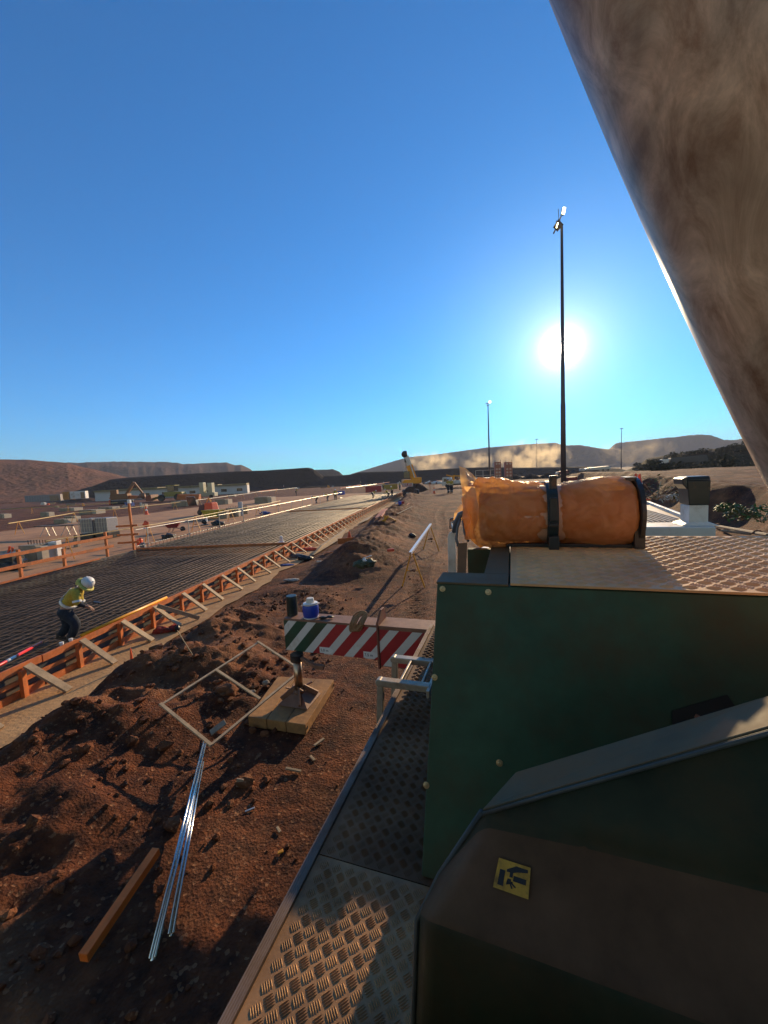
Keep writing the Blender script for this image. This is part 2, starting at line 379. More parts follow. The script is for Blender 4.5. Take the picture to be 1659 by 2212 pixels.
P_ = [(leftx(8)-.1, 8), (leftx(95)-.1, 95)]; Q_ = [(-27, 95), (-34, 56), (-40, 30), (-46, 8)]
mb = MB(); mb.add([(a, b, .012) for a, b in P_+Q_], [tuple(range(6))]); mb.build('pad', pad_m, kind='structure')
mb = MB(); mb.add([(leftx(2), 2, .0), (formx(2)-.15, 2, .0), (formx(92)-.15, 92, .0), (leftx(92), 92, .0)], [(0, 1, 2, 3)])
mb.build('slab_bed', mat('slab_bed_earth', (0.028, 0.018, 0.011), .9, var=.4, scale=2, bump=.02), kind='structure')
# ------------------------------------------------------------------ hills
def hill(name, prof, R, depth, foot, m, seed, rough=.05, zoff=0):
    xs = np.linspace(prof[0][0], prof[-1][0], 260); ys_ = np.interp(xs, [p[0] for p in prof], [p[1] for p in prof])
    az = []; el = []
    for a, b in zip(xs, ys_):
        d = ray(a, b); az.append(math.atan2(d.x, d.y)); el.append(d.z/math.hypot(d.x, d.y))
    az = np.array(az); el = np.array(el); top = np.maximum(CAM_H+el*R, .5)
    t = np.linspace(0, 1, 26)
    rows = []
    rr = np.concatenate([R-foot+foot*t, R+depth*np.linspace(.05, 1, 10)])
    A, RR = np.meshgrid(az, rr)
    T = np.clip((RR-(R-foot))/foot, 0, 1)
    prof_t = np.where(T < 1, .32*T+.68*sst(.28, 1, T)**1.2, 1)
    TOP = np.broadcast_to(top, RR.shape)
    u = A*R/55.0
    nz = (ridged(u+seed, RR/70+seed, 5)-.62)*1.8*rough*TOP*np.sin(np.clip(T, 0, 1)*math.pi)*4
    nz = nz+(vnoise(u*9+seed, RR/30)-.5)*TOP*.02
    Z = TOP*prof_t*np.where(RR > R, 1-.25*((RR-R)/depth)**2, 1)+nz*prof_t
    Z[0, :] = -3; Z[-1, :] = -5
    Xw = RR*np.sin(A); Yw = RR*np.cos(A)
    return gridmesh(name, Xw, Yw, Z+zoff, m)
def hmat(name, c, v=.3, sc=.03, bd=2.0, dirt=None):
    return mat(name, c, .95, var=v, scale=sc, bump=bd, bscale=sc*9, spec=.1, dirt=dirt, dirt_amt=.3)
hl = hmat('red_hill_scrub', (.20, .085, .045), dirt=(.085, .055, .03))
hf = hmat('far_hill_rock', (.12, .065, .045), sc=.02, dirt=(.16, .09, .06))
hd = hmat('dark_stockpile', (.035, .022, .018), sc=.06, bd=1.0)
hr = hmat('far_ridge_rock', (.10, .062, .045), sc=.012, bd=3)
he = hmat('scrub_bank', (.06, .04, .022), sc=.08, bd=1.2, dirt=(.04, .045, .015))
hill('hill', [(-300,950),(-100,985),(0,993),(57,993),(143,1000),(180,1009),(240,1022),(300,1037),(345,1062)], 430, 200, 190, hl, 3, .05)
hill('hill', [(60,1015),(100,1003),(143,1000),(247,997),(383,999),(397,1003),(450,1000),(490,999),(507,1005),(520,1004),(540,1013),(560,1030)], 820, 300, 330, hf, 9, .06)
hill('stockpile_bank', [(120,1075),(147,1065),(200,1050),(240,1035),(277,1031),(417,1023),(498,1019),(571,1016),(665,1010),(675,1012),(698,1028),(730,1027),(758,1025),(775,1020),(865,1018),(996,1011),(1051,1009),(1130,1010),(1250,1008),(1340,1012),(1390,1030)], 235, 30, 22, hd, 5, .03)
hill('hill', [(655,1030),(678,1015),(711,1014),(718,1013),(733,1019),(745,1030)], 520, 100, 30, hr, 15, .04)
hill('hill', [(740,1034),(758,1024),(788,1015),(831,1002),(875,989),(898,986),(940,982),(1048,967),(1131,960),(1200,956),(1217,962),(1252,961),(1308,970),(1325,969),(1360,975)], 1150, 400, 200, hr, 21, .05)
hill('hill', [(1290,985),(1318,968),(1330,957),(1408,949),(1503,939),(1534,939),(1564,950),(1590,950),(1616,946),(1659,940),(1900,930)], 1350, 400, 240, hr, 33, .05)
hill('scrub_bank', [(1330,1030),(1380,1003),(1399,990),(1470,979),(1555,968),(1640,955),(1800,935),(2300,860)], 170, 60, 34, he, 41, .08)
# ------------------------------------------------------------------ rebar mats, stop ends, formwork
ZR = .40
def rebar_bay(y0, y1, label, sp=.24):
    mb = MB(); y = y0
    n = int((y1-y0)/sp)
    thick = 1.0 if y0 < 10 else 1.35
    def tri(a, b, r):
        r *= thick
        a = Vector(a); b = Vector(b); d = (b-a).normalized(); s = d.cross(Vector((0,0,1))).normalized()*r; u = Vector((0,0,r))
        mb.add([a-s, a+u, a+s, b-s, b+u, b+s], [(0,1,4,3),(1,2,5,4)])
    for i in range(n+1):
        y = y0+i*sp; j = random.uniform(-.02, .02)
        # transverse bars, cranked ends
        xa, xb = leftx(y)+.15, formx(y)-.08
        segs = 3; prev = None
        for k in range(segs+1):
            t = k/segs; p = (xa+(xb-xa)*t, y+j+(xb-xa)*t*-.0, ZR+random.uniform(-.015, .015))
            if prev: tri(prev, p, .015)
            prev = p
    nb = int((formx(y0)-leftx(y0))/sp)
    for i in range(nb):
        o = i*sp+.15+random.uniform(-.02, .02); m_ = int((y1-y0)/3)+1; prev = None
        for k in range(m_+1):
            y = y0+(y1-y0)*k/m_; p = (leftx(y)+o+(i/nb)*0, y, ZR+.03+random.uniform(-.012, .012))
            if p[0] < formx(y)-.1:
                if prev: tri(prev, p, .013)
                prev = p
        # lower layer and chairs
        if i % 2 == 0:
            tri((leftx(y0)+o, y0, .1), (leftx(y1)+o, y1, .1), .012)
    # starter bars sticking up here and there
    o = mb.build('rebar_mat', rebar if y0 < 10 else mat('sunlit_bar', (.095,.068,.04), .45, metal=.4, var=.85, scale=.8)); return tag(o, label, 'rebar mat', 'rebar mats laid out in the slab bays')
rebar_bay(4.2, 18.9, 'near rebar mat under the bending worker, dark steel grid')
rebar_bay(19.2, 39.6, 'middle rebar mat between the two orange stop boards', .26)
rebar_bay(39.9, 72, 'far rebar mat beyond the second orange stop board', .36)
for y, lb in ((19.05, 'orange timber stop board across the slab nearest the bending worker'), (39.75, 'orange timber stop board across the slab further off')):
    mb = MB(); mb.bar((leftx(y)+.1, y+.5, .3), (formx(y)-.05, y-.1, .3), .05, .44); tag(mb.build('stop_board', timber), lb, 'formwork board', 'stop boards across the slab')
# long side formwork
F = empty('formwork', (formx(20), 20, 0), 0, 'long orange timber formwork with pale raking braces along the slab', 'formwork')
inv = Matrix.Translation((-formx(20), -20, 0))
def fp(y, off, z): return (formx(y)+off, y, z)
Y0, Y1 = 2.0, 75.0
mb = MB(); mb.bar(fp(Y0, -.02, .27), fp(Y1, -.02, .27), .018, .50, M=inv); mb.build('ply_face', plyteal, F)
def brd(z, h, w, off, nm, seg=4.8):
    mb = MB(); y = Y0
    while y < Y1:
        y2 = min(y+seg, Y1); dz = random.uniform(-.012, .012); do = random.uniform(-.008, .008)
        mb.bar(fp(y+.01, off+do, z+dz), fp(y2-.01, off+do, z+dz), w, h, M=inv); y = y2
    return mb.build(nm, timber, F, bevel=.004)
brd(.505, .13, .05, .03, 'top_board'); brd(.30, .07, .045, .045, 'middle_board', 3.6); brd(.075, .13, .05, .035, 'bottom_board')
NB = 67; dy = 1.02
for i in range(NB):
    y = 5.35+i*dy+random.uniform(-.07, .07)
    yy = 5.35+55*dy if False else y
    mb = MB(); mb.bar(fp(y, .10, 0.0), fp(y, .10, .50+random.uniform(-.02, .05)), .07, .09, up=(0,1,0), M=inv); mb.build('stud', timber, F, bevel=.004)
    mb = MB(); L = random.uniform(.56, .66); j = random.uniform(-.06, .06)
    mb.bar(fp(y+.085, .10, .54), fp(y+.085+j, .10+L, .03), .04, .145, up=(0,1,0), M=inv)
    mb.build('brace', pale if i > 2 else greyply, F, bevel=.003)
mb = MB(); mb.bar(fp(9.35, .30, .60), fp(9.9, .95, .04), .03, .10, up=(0,0,1)); tag(mb.build('loose_plank', greyply, bevel=.003), 'grey plank leaning against the braces beside the red tool bag', 'plank')
# yellow pipe lying on the top board
mb = MB(); mb.tube([fp(7.6, .03, .60), fp(8.8, .03, .605), fp(10.05, .03, .60)], .033, 10)
tag(mb.build('yellow_pipe', mat('yellow_pipe_plastic', (.90, .38, .008), .35, var=.05), smooth=True), 'yellow pipe lying on the orange top board of the formwork', 'pipe')
a = G(0, 1436, .62); b = G(89, 1388, .5)
mb = MB(); mb.tube([a+(a-b)*.8, b], .028, 8); st_ = mb.build('survey_staff', mat('red_staff', (.75, .03, .04), .35, var=.05), smooth=True); tag(st_, 'red and white staff propped on the formwork at the left edge', 'staff')
mb = MB(); q = a+(b-a)*.12; mb.tube([q, q+(b-a)*.2], .030, 8); mb.build('white_band', whiteh, st_, smooth=True)
# ------------------------------------------------------------------ the mobile crane we look out of (carrier heading YAW)
LROT = Matrix.Rotation(-YAW, 4, 'Z')
def LP(x, y, z): return LROT @ Vector((x, y, z))
CL = LROT.inverted() @ CAMP
def LY(px, py, yl):
    d = LROT.inverted().to_3x3() @ ray(px, py); return CL + d*(yl/d.y)
def LZ(px, py, z):
    d = LROT.inverted().to_3x3() @ ray(px, py); return CL + d*((z-CL.z)/d.z)
CR = empty('mobile_crane', (0, 0, 0), -YAW, 'green mobile crane in the foreground with tread plate decks and striped outrigger', 'crane')
DK = 1.45
treadn = mat('tread_plate_sunlit', (0.40, 0.205, 0.075), .45, metal=.15, var=.35, scale=3, dirt=(.12,.055,.022), dirt_amt=.5, bump=.0008, bscale=60)  # gold base colour stands in for sunlight on the near walkway
treadm = mat('tread_plate', (0.24, 0.125, 0.055), .6, metal=.0, spec=.25, var=.4, scale=2.0, dirt=(.055, .026, .013), dirt_amt=.65, bump=.0008, bscale=60)  # heavy mud tone also stands in for shade on the upper walkway
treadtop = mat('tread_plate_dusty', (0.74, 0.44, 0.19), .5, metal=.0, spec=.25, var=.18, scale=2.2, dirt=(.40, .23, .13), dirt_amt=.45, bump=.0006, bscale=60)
def tread(name, x0, x1, y0, y1, z, m, pitch=.052, poly=None, seedoff=0, th=.006, hgt_=.0038):
    mb = MB(); mb.box(x0, x1, y0, y1, z-th, z)
    c4 = math.cos(math.pi/4); n = int((x1-x0+y1-y0)/pitch)+2
    for i in range(-n, n):
        for j in range(-n, n):
            cx = (i*c4-j*c4)*pitch+x0+.02; cy_ = (i*c4+j*c4)*pitch+y0
            if not (x0+.02 < cx < x1-.02 and y0+.02 < cy_ < y1-.02): continue
            a = math.pi/4+(math.pi/2 if (i+j) % 2 else 0); u = Vector((math.cos(a), math.sin(a), 0)); v = Vector((-u.y, u.x, 0))
            for k in range(-2, 3):
                c = Vector((cx, cy_, z))+v*(k*pitch*.18); L = pitch*(.47-.035*abs(k)); w = pitch*.066
                p = [c-u*L, c-u*L*.4+v*w, c+u*L*.4+v*w, c+u*L, c+u*L*.4-v*w, c-u*L*.4-v*w, c-u*L*.5+Vector((0,0,hgt_)), c+u*L*.5+Vector((0,0,hgt_))]
                mb.add(p, [(0,6,1),(1,6,7,2),(2,7,3),(3,7,4),(4,7,6,5),(5,6,0)])
    return mb.build(name, m, CR)
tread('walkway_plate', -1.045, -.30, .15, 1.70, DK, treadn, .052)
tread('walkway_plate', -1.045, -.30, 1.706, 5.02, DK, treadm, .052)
mb = MB(); mb.box(-1.10, -1.05, .1, 5.05, DK-.06, DK+.012)
for i in range(4): mb.box(-1.095+i*.011, -1.090+i*.011, .1, 5.05, DK+.012, DK+.015)
mb.build('edge_trim', mat('brown_edge_strip', (.25, .17, .12), .5, metal=.3, var=.2, dirt=(.15, .09, .055)), CR)
mb = MB(); mb.box(-.98, 2.4, -1.5, 4.82, .55, DK-.012); mb.box(-.98, 2.4, 5.48, 8.6, .55, DK-.3); mb.box(-.6, 2.0, 4.82, 5.48, .6, .85); mb.build('chassis', greend, CR, bevel=.01)
# wheels under the carrier
for (wx, wy) in ((-.75, 2.6), (-.75, 7.2), (2.2, 7.2), (-.75, .3)):
    T = Matrix.Translation((wx, wy, .52)) @ Matrix.Rotation(math.pi/2, 4, 'Y')
    mb = MB(); mb.lathe([(.3,-.2),(.48,-.2),(.52,-.14),(.53,0),(.52,.14),(.48,.2),(.3,.2)], 28, T); w = mb.build('wheel', black, CR, smooth=False)
    mb = MB(); mb.lathe([(.05,-.12),(.22,-.15),(.30,-.19),(.30,.19),(.1,.1)], 20, T); mb.build('rim', greend, w, smooth=False)
# hood: battered front sheet, frame, tread plate lid
zt = 2.9; yf = 2.11
mb = MB()
fx0, fx1 = -.41, 3.2
lo = LY(905, 1905, 1.74)
mb.hexa([(-.475,1.735,DK+.005),(fx1,1.735,DK+.005),(fx1,1.80,DK+.005),(-.475,1.80,DK+.005),(fx0,yf,zt-.012),(fx1,yf,zt-.012),(fx1,yf+.06,zt-.012),(fx0,yf+.06,zt-.012)])
mb.build('hood_front', green, CR, bevel=.008)
mb = MB(); mb.hexa([(-.47,1.81,DK+.01),(-.455,1.81,DK+.01),(-.40,3.35,DK+.01),(-.415,3.35,DK+.01),(fx0+.005,yf+.07,zt-.014),(fx0+.02,yf+.07,zt-.014),(-.36,2.34,zt-.014),(-.39,2.34,zt-.014)])
mb.build('hood_side', green, CR)
mb = MB(); mb.box(fx0-.004, -.025, yf-.004, 2.33, zt-.012, zt); mb.box(-.165, -.025, 2.332, 3.32, zt-.012, zt); mb.build('hood_frame', greyled, CR, bevel=.003)
mb = MB(); mb.box(-.02, 3.2, yf+.065, 3.68, DK+.01, zt-.02); mb.box(-.155, -.022, 2.34, 3.3, DK+.01, zt-.014); mb.build('hood_body', green, CR)
mb = MB(); mb.box(-.36, -.158, 3.22, 3.30, 1.6, zt-.03); mb.box(-.36, -.158, 2.36, 3.21, 2.2, 2.3); mb.build('hood_recess', green, CR, bevel=.004)
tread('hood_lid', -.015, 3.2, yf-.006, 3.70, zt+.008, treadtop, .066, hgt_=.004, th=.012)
# side upright in bright tread plate and white edge plate
q = [LY(988, 1200, 3.0), LY(1008, 1172, 3.0)]
mb = MB(); a = LY(988, 1240, 2.75); b_ = LY(1006, 1240, 2.75); c_ = LY(1009, 1172, 2.95); d_ = LY(989, 1174, 2.95)
def quadplate(mb, pts, th, n=None):
    pts = [Vector(p) for p in pts]
    if n is None: n = (pts[1]-pts[0]).cross(pts[-1]-pts[0]).normalized()
    vs = pts+[p+n*th for p in pts]; k = len(pts)
    fs = [tuple(range(k))[::-1], tuple(range(k, 2*k))]+[(i,(i+1)%k,k+(i+1)%k,k+i) for i in range(k)]
    mb.add(vs, fs)
quadplate(mb, [a, b_, c_, d_], -.01); mb.build('tread_upright', treadm, CR)
mb = MB(); quadplate(mb, [LY(970,1330,3.35), LY(985,1330,3.35), LY(984,1160,3.35), LY(983,1151,3.35), LY(976,1148,3.35), LY(969,1153,3.35), LY(967,1162,3.35)], -.05); mb.build('white_side_plate', white, CR, bevel=.006)
mb = MB(); mb.box(-.80, -.50, 4.08, 4.88, DK+.005, 2.2); mb.build('walkway_shade_box', green, CR, bevel=.01)  # box added out of sight behind the hood to shade the walkway
# bolts on the hood front
nface = Vector((0, -(zt-DK), yf-1.735)).normalized()   # outward normal of the battered sheet
def onface(px, py):
    d = LROT.inverted().to_3x3() @ ray(px, py); p0 = Vector((0, 1.735, DK)); t = (p0-CL).dot(nface)/d.dot(nface); return CL+d*t
brass = mat('zinc_bolt', (.55, .42, .22), .4, metal=.7, var=.25, scale=60)
for px, py in ((956,1272),(1055,1279),(939,1463),(921,1696),(1079,1648)):
    c = onface(px, py); T = Matrix.Translation(c) @ nface.to_track_quat('Z', 'Y').to_matrix().to_4x4()
    mb = MB(); mb.lathe([(.0165,0),(.0165,.003),(.014,.004),(.010,.004),(.0095,.009),(.006,.011),(.006,.007),(.001,.007)], 18, T); mb.build('bolt', brass, CR, smooth=False)
# dark pocket with latch in the hood front
pk = [onface(*p) for p in ((1451,1580),(1451,1535),(1503,1519),(1569,1500),(1584,1521),(1600,1560))]
mb = MB(); quadplate(mb, [p+nface*.004 for p in pk], .003, nface); mb.build('latch_pocket', black, CR)
mb = MB(); a = onface(1500, 1545); mb.bar(a+nface*.004, a+Vector((.03,0,-.02))+nface*.025, .012, .02); mb.build('latch', rustst, CR)
# wrapped drum on the back of the hood
BY, BZ = 3.30, 3.155
wrapm = bpy.data.materials.new('amber_wrap'); wrapm.use_nodes = True; nt = wrapm.node_tree; nt.nodes.clear()
o_ = N(nt, 'ShaderNodeOutputMaterial'); tl = N(nt, 'ShaderNodeBsdfTranslucent'); pb = N(nt, 'ShaderNodeBsdfPrincipled'); mx = N(nt, 'ShaderNodeMixShader'); tb = N(nt, 'ShaderNodeBsdfTransparent'); m2 = N(nt, 'ShaderNodeMixShader')
tl.inputs[0].default_value = (1.0, .62, .24, 1); tb.inputs[0].default_value = (.95, .68, .40, 1)
pb.inputs['Base Color'].default_value = (.6, .3, .16, 1); pb.inputs['Roughness'].default_value = .32; pb.inputs['Specular IOR Level'].default_value = .6
mx.inputs[0].default_value = .68; m2.inputs[0].default_value = .22
tcw = N(nt, 'ShaderNodeTexCoord'); nw = N(nt, 'ShaderNodeTexNoise'); nw.inputs['Scale'].default_value = 9; nw.inputs['Detail'].default_value = 6; nw.inputs['Distortion'].default_value = 1.5
nt.links.new(tcw.outputs['Object'], nw.inputs['Vector']); crw = N(nt, 'ShaderNodeValToRGB'); crw.color_ramp.elements[0].position = .35; crw.color_ramp.elements[1].position = .65
crw.color_ramp.elements[0].color = (.44, .24, .13, 1); crw.color_ramp.elements[1].color = (.80, .54, .32, 1); nt.links.new(nw.outputs['Fac'], crw.inputs[0]); nt.links.new(crw.outputs[0], pb.inputs['Base Color'])
bw = N(nt, 'ShaderNodeBump'); bw.inputs['Distance'].default_value = .02; nt.links.new(nw.outputs['Fac'], bw.inputs['Height']); nt.links.new(bw.outputs[0], pb.inputs['Normal'])
nt.links.new(pb.outputs[0], mx.inputs[1]); nt.links.new(tl.outputs[0], mx.inputs[2]); nt.links.new(mx.outputs[0], m2.inputs[1]); nt.links.new(tb.outputs[0], m2.inputs[2]); nt.links.new(m2.outputs[0], o_.inputs[0])
TB = Matrix.Translation((0, BY, BZ)) @ Matrix.Rotation(math.pi/2, 4, 'Y')     # lathe z -> +x, lathe x -> -z
mb = MB(); mb.lathe([(.04,-.26),(.20,-.25),(.225,-.22),(.225,.83),(.20,.85),(.04,.855)], 36, TB)
drum = mb.build('drum', mat('drum_brown', (.62, .34, .22), .6, var=.25, scale=2), CR, smooth=True)
nu, nv = 120, 72; vs = []; fs = []
for i in range(nu+1):
    t = i/nu; x = -.38+t*1.23
    base = .243+.012*math.sin(t*9)
    base -= .045*math.exp(-((x-.285)/.06)**2)             # pinched under the strap
    base += .018*math.exp(-((x-.62)/.16)**2)
    if x > .80: base -= .05*((x-.80)/.05)**2
    if x < -.26: base *= 1-.38*((-.26-x)/.12)**1.5
    for k in range(nv):
        a = 2*math.pi*k/nv; ca, sa = math.cos(a), math.sin(a)
        p = Vector((x*3, ca*1.3, sa*1.3))
        cr_ = .55 if x > .3 else 1.0; cr_ *= 1+1.6*math.exp(-((x+.2)/.16)**2)+1.2*math.exp(-((x-.285)/.1)**2)
        r = base+cr_*(.020*mnoise.noise(p*1.6)+.016*abs(mnoise.noise(p*3.3+Vector((5,2,1))))+.007*mnoise.noise(p*8))
        r += .03*max(0, sa)**3*(1-t)*.8 if x < .2 else 0
        vs.append((x+.02*mnoise.noise(p*2.1+Vector((9,9,9))), BY+ca*r, BZ+sa*r))
for i in range(nu):
    for k in range(nv): k2 = (k+1) % nv; fs.append((i*nv+k, i*nv+k2, (i+1)*nv+k2, (i+1)*nv+k))
mb = MB(); mb.add(vs, fs); wr = mb.build('plastic_wrap', wrapm, drum, smooth=True)
# loose flaps of the wrap standing up and hanging at the left end
def sheet(rows, amp, seed, M=None, name='wrap_flap', nu=26, nv=16):
    vs = []; fs = []; n = len(rows); L = rows
    for i in range(nu+1):
        for j in range(nv+1):
            u = i/nu*(len(L)-1); v = j/nv*(len(L[0])-1); a = min(int(u), len(L)-2); b = min(int(v), len(L[0])-2); fu, fv = u-a, v-b
            p = (Vector(L[a][b])*(1-fu)*(1-fv)+Vector(L[a+1][b])*fu*(1-fv)+Vector(L[a][b+1])*(1-fu)*fv+Vector(L[a+1][b+1])*fu*fv)
            q = p*7+Vector((seed*3.3, seed, 0)); p = p+Vector((mnoise.noise(q), mnoise.noise(q+Vector((7,1,3)))*2.2, mnoise.noise(q+Vector((1,9,3)))))*amp
            vs.append(p)
    for i in range(nu):
        for j in range(nv): a = i*(nv+1)+j; fs.append((a, a+1, a+nv+2, a+nv+1))
    mb = MB(); mb.add(vs, fs); return mb.build(name, wrapm, drum, smooth=True)
sheet([[LY(990,1003,3.28), LY(996,1005,3.3), LY(1006,1010,3.34)], [LY(993,1022,3.22), LY(1006,1020,3.3), LY(1018,1022,3.4)], [LY(995,1040,3.18), LY(1012,1040,3.25), LY(1032,1040,3.4)], [LY(999,1064,3.1), LY(1016,1060,3.12), LY(1046,1052,3.25)]], .022, 1)
sheet([[LY(999,1050,3.2), LY(1008,1050,3.05), LY(1025,1050,3.02)], [LY(1000,1085,3.22), LY(1010,1085,3.02), LY(1030,1085,3.0)], [LY(1003,1120,3.25), LY(1014,1125,3.02), LY(1030,1120,3.02)], [LY(1000,1162,3.2), LY(1012,1168,3.05), LY(1028,1166,3.08)]], .03, 2)
sheet([[LY(996,1093,3.45), LY(1000,1092,3.4), LY(1004,1094,3.35)], [LY(984,1108,3.4), LY(994,1110,3.35), LY(1003,1110,3.3)], [LY(981,1122,3.42), LY(990,1124,3.35), LY(1002,1125,3.25)]], .02, 3)
# strap, end cap, cradle
mb = MB()
for k in range(28):
    a0 = math.pi*(-.62)+k*math.pi*1.3/28*1.0; a1 = a0+math.pi*1.3/28; 
    pts = []
    for a in (a0, a1):
        for r in (.225, .262):
            pts.append((r, a))
    P = lambda r, a, x: (x, BY-math.cos(a)*r, BZ+math.sin(a)*r)
    mb.hexa([P(.225,a0,.25),P(.225,a0,.325),P(.225,a1,.325),P(.225,a1,.25),P(.258,a0,.25),P(.258,a0,.325),P(.258,a1,.325),P(.258,a1,.25)])
mb.build('strap', mat('dark_strap', (.02, .035, .04), .5, var=.3), CR)
for bx in ((.262,.313,BY-.285,BY-.245,BZ-.03,BZ+.14),(.255,.32,BY-.292,BY-.25,BZ-.075,BZ-.045),(.262,.313,BY-.26,BY-.2,BZ+.2,BZ+.30),(.255,.325,BY-.27,BY-.16,zt+.01,zt+.11)): mb = MB(); mb.box(*bx); mb.build('buckle', blackm, CR, bevel=.006)
mb = MB(); mb.lathe([(.02,.845),(.255,.845),(.262,.85),(.262,.875),(.02,.88)], 30, TB); mb.box(.82, .885, BY-.20, BY+.2, zt+.012, BZ); mb.box(.79,.86,BY-.08,BY+.2,BZ+.235,BZ+.262); mb.build('end_bracket', blackm, CR)
mb = MB(); mb.box(-.05, .88, BY-.16, BY-.10, zt+.011, zt+.035); mb.box(-.05, .88, BY+.12, BY+.17, zt+.011, zt+.035); mb.build('cradle', blackm, CR, bevel=.003)
# bracket and mirror at the left end of the drum
mb = MB(); pts = [LY(1003,1108,3.2), LY(994,1112,3.22), LY(985,1128,3.25), LY(980,1150,3.25)]
mb.tube(pts, [.024,.026,.022,.018], 8); mb.tube([LY(995,1120,3.15), LY(988,1140,3.15), LY(986,1165,3.15), LY(990,1180,3.12)], .012, 6); mb.tube([LY(1000,1122,3.18), LY(1003,1150,3.16), LY(1012,1170,3.14)], .01, 6)
mb.build('bent_bracket', mat('grey_bracket', (.10, .12, .15), .4, var=.2), CR, smooth=True)
mb = MB(); quadplate(mb, [LY(970,1143,3.9), LY(981,1141,3.9), LY(981,1118,3.9), LY(971,1120,3.9)], -.05); mr = mb.build('mirror', black, CR, bevel=.01)
mb = MB(); quadplate(mb, [LY(972,1141,3.885), LY(979.5,1139,3.885), LY(979.5,1120,3.885), LY(972.5,1122,3.885)], -.004); mb.build('mirror_glass', mat('mirror_glass', (.9, .9, .9), .03, metal=1, var=.01), mr)
mb = MB(); mb.tube([LY(980,1150,3.3), LY(975,1128,3.92)], .008, 6); mb.build('mirror_arm', blackm, CR)
# folded aluminium access ladder on the walkway edge
mb = MB()
zl = 1.62
for y in (3.20, 3.66):
    mb.bar((-1.19, y, zl), (-.72, y, zl), .075, .06)
    mb.lathe([(.03,-.038),(.036,-.03),(.036,.03),(.03,.038)], 14, Matrix.Translation((-1.19, y, zl)) @ Matrix.Rotation(math.pi/2, 4, 'X'))
for x in (-1.0, -.80): mb.bar((x, 3.238, zl+.005), (x, 3.622, zl+.005), .022, .04)
mb.bar((-.72, 3.1, zl-.01), (-.72, 3.8, zl-.01), .03, .07)
mb.build('access_ladder', aludirty, CR, bevel=.006)
for yy in (3.20, 3.66): mb = MB(); mb.bar((-1.185, yy, zl-.035), (-1.22, yy-.03, .9), .06, .05, up=(0,1,0)); mb.build('ladder_stile', aludirty, CR, bevel=.006)
# outrigger beam with hazard stripes
bx0, bx1, by0, by1, bz0, bz1 = -3.39, -1.83, 4.97, 5.27, .90, 1.41
mb = MB(); mb.box(bx0, bx1-.02, by0, by1, bz0, bz1); beam = mb.build('outrigger_beam', rustst, CR, bevel=.006)
mb = MB(); mb.box(bx1+.012, -.55, by0-.03, by1+.03, bz0-.075, bz1+.012); mb.build('outrigger_box', rustst, beam, bevel=.006)
def clipx(poly, x, keep_right):
    o = []; n = len(poly)
    for i in range(n):
        a, b = poly[i], poly[(i+1) % n]; ia = (a[0] >= x) == keep_right or a[0] == x; ib = (b[0] >= x) == keep_right or b[0] == x
        if ia: o.append(a)
        if ia != ib: t = (x-a[0])/(b[0]-a[0]); o.append((x, a[1]+(b[1]-a[1])*t))
    return o
def stripes(x0, x1, z0, z1, y, startx, period, wfrac, matA, run, ngreen, nm):
    """coloured face sheet plus slanting white bands"""
    MBc = {0: MB(), 1: MB(), 2: MB()}
    k = 0; a = startx
    while a < x1+.1:
        for (s, e, w) in ((a, a+period*(1-wfrac), 1 if k < ngreen else 2), (a+period*(1-wfrac), a+period, 0)):
            poly = [(s, z0), (e, z0), (e+run, z1), (s+run, z1)]
            poly = clipx(poly, x0, True)
            if len(poly) > 2: poly = clipx(poly, x1, False)
            if len(poly) > 2: quadplate(MBc[w], [(p[0], y, p[1]) for p in poly], .003, Vector((0,-1,0)))
        a += period; k += 1
    for w, mm, nn in ((0, white, 'white_stripes'), (1, green, 'green_stripes'), (2, red, 'red_stripes')):
        if MBc[w].v: MBc[w].build(nn, mm, beam)
P = .332
stripes(bx0+.005, bx1-.025, bz0+.005, bz1-.03, by0-.0005, bx0-.52, P, .43, None, .42, 3, '')
stripes(bx1+.02, -.62, bz0-.06, bz1-.04, by0-.0305, bx1-.47, P, .43, None, .45, 0, '')
# flange plate with slot
mb = MB(); c = (by0+by1)/2
prof = [(by0-.05, bz0-.11), (by1+.03, bz0-.11), (by1+.03, bz1+.02), (c+.10, bz1+.19), (c-.02, bz1+.19), (by0-.05, bz1+.05)]
quadplate(mb, [(bx1-.018, p[0], p[1]) for p in prof], .03, Vector((1,0,0))); mb.build('flange_plate', mat('red_brown_flange', (.24, .075, .05), .6, var=.25, dirt=DUST), beam, bevel=.004)
for kk, zz in ((0, bz1+.115), (1, bz1+.06)):
    mb = MB(); mb.lathe([(.004,0),(.022,0),(.022,.004),(.004,.004)], 14, Matrix.Translation((bx1-.0225, c+.02+kk*.04, zz)) @ Matrix.Rotation(math.pi/2, 4, 'Y')); mb.build('slot_hole', black, beam)
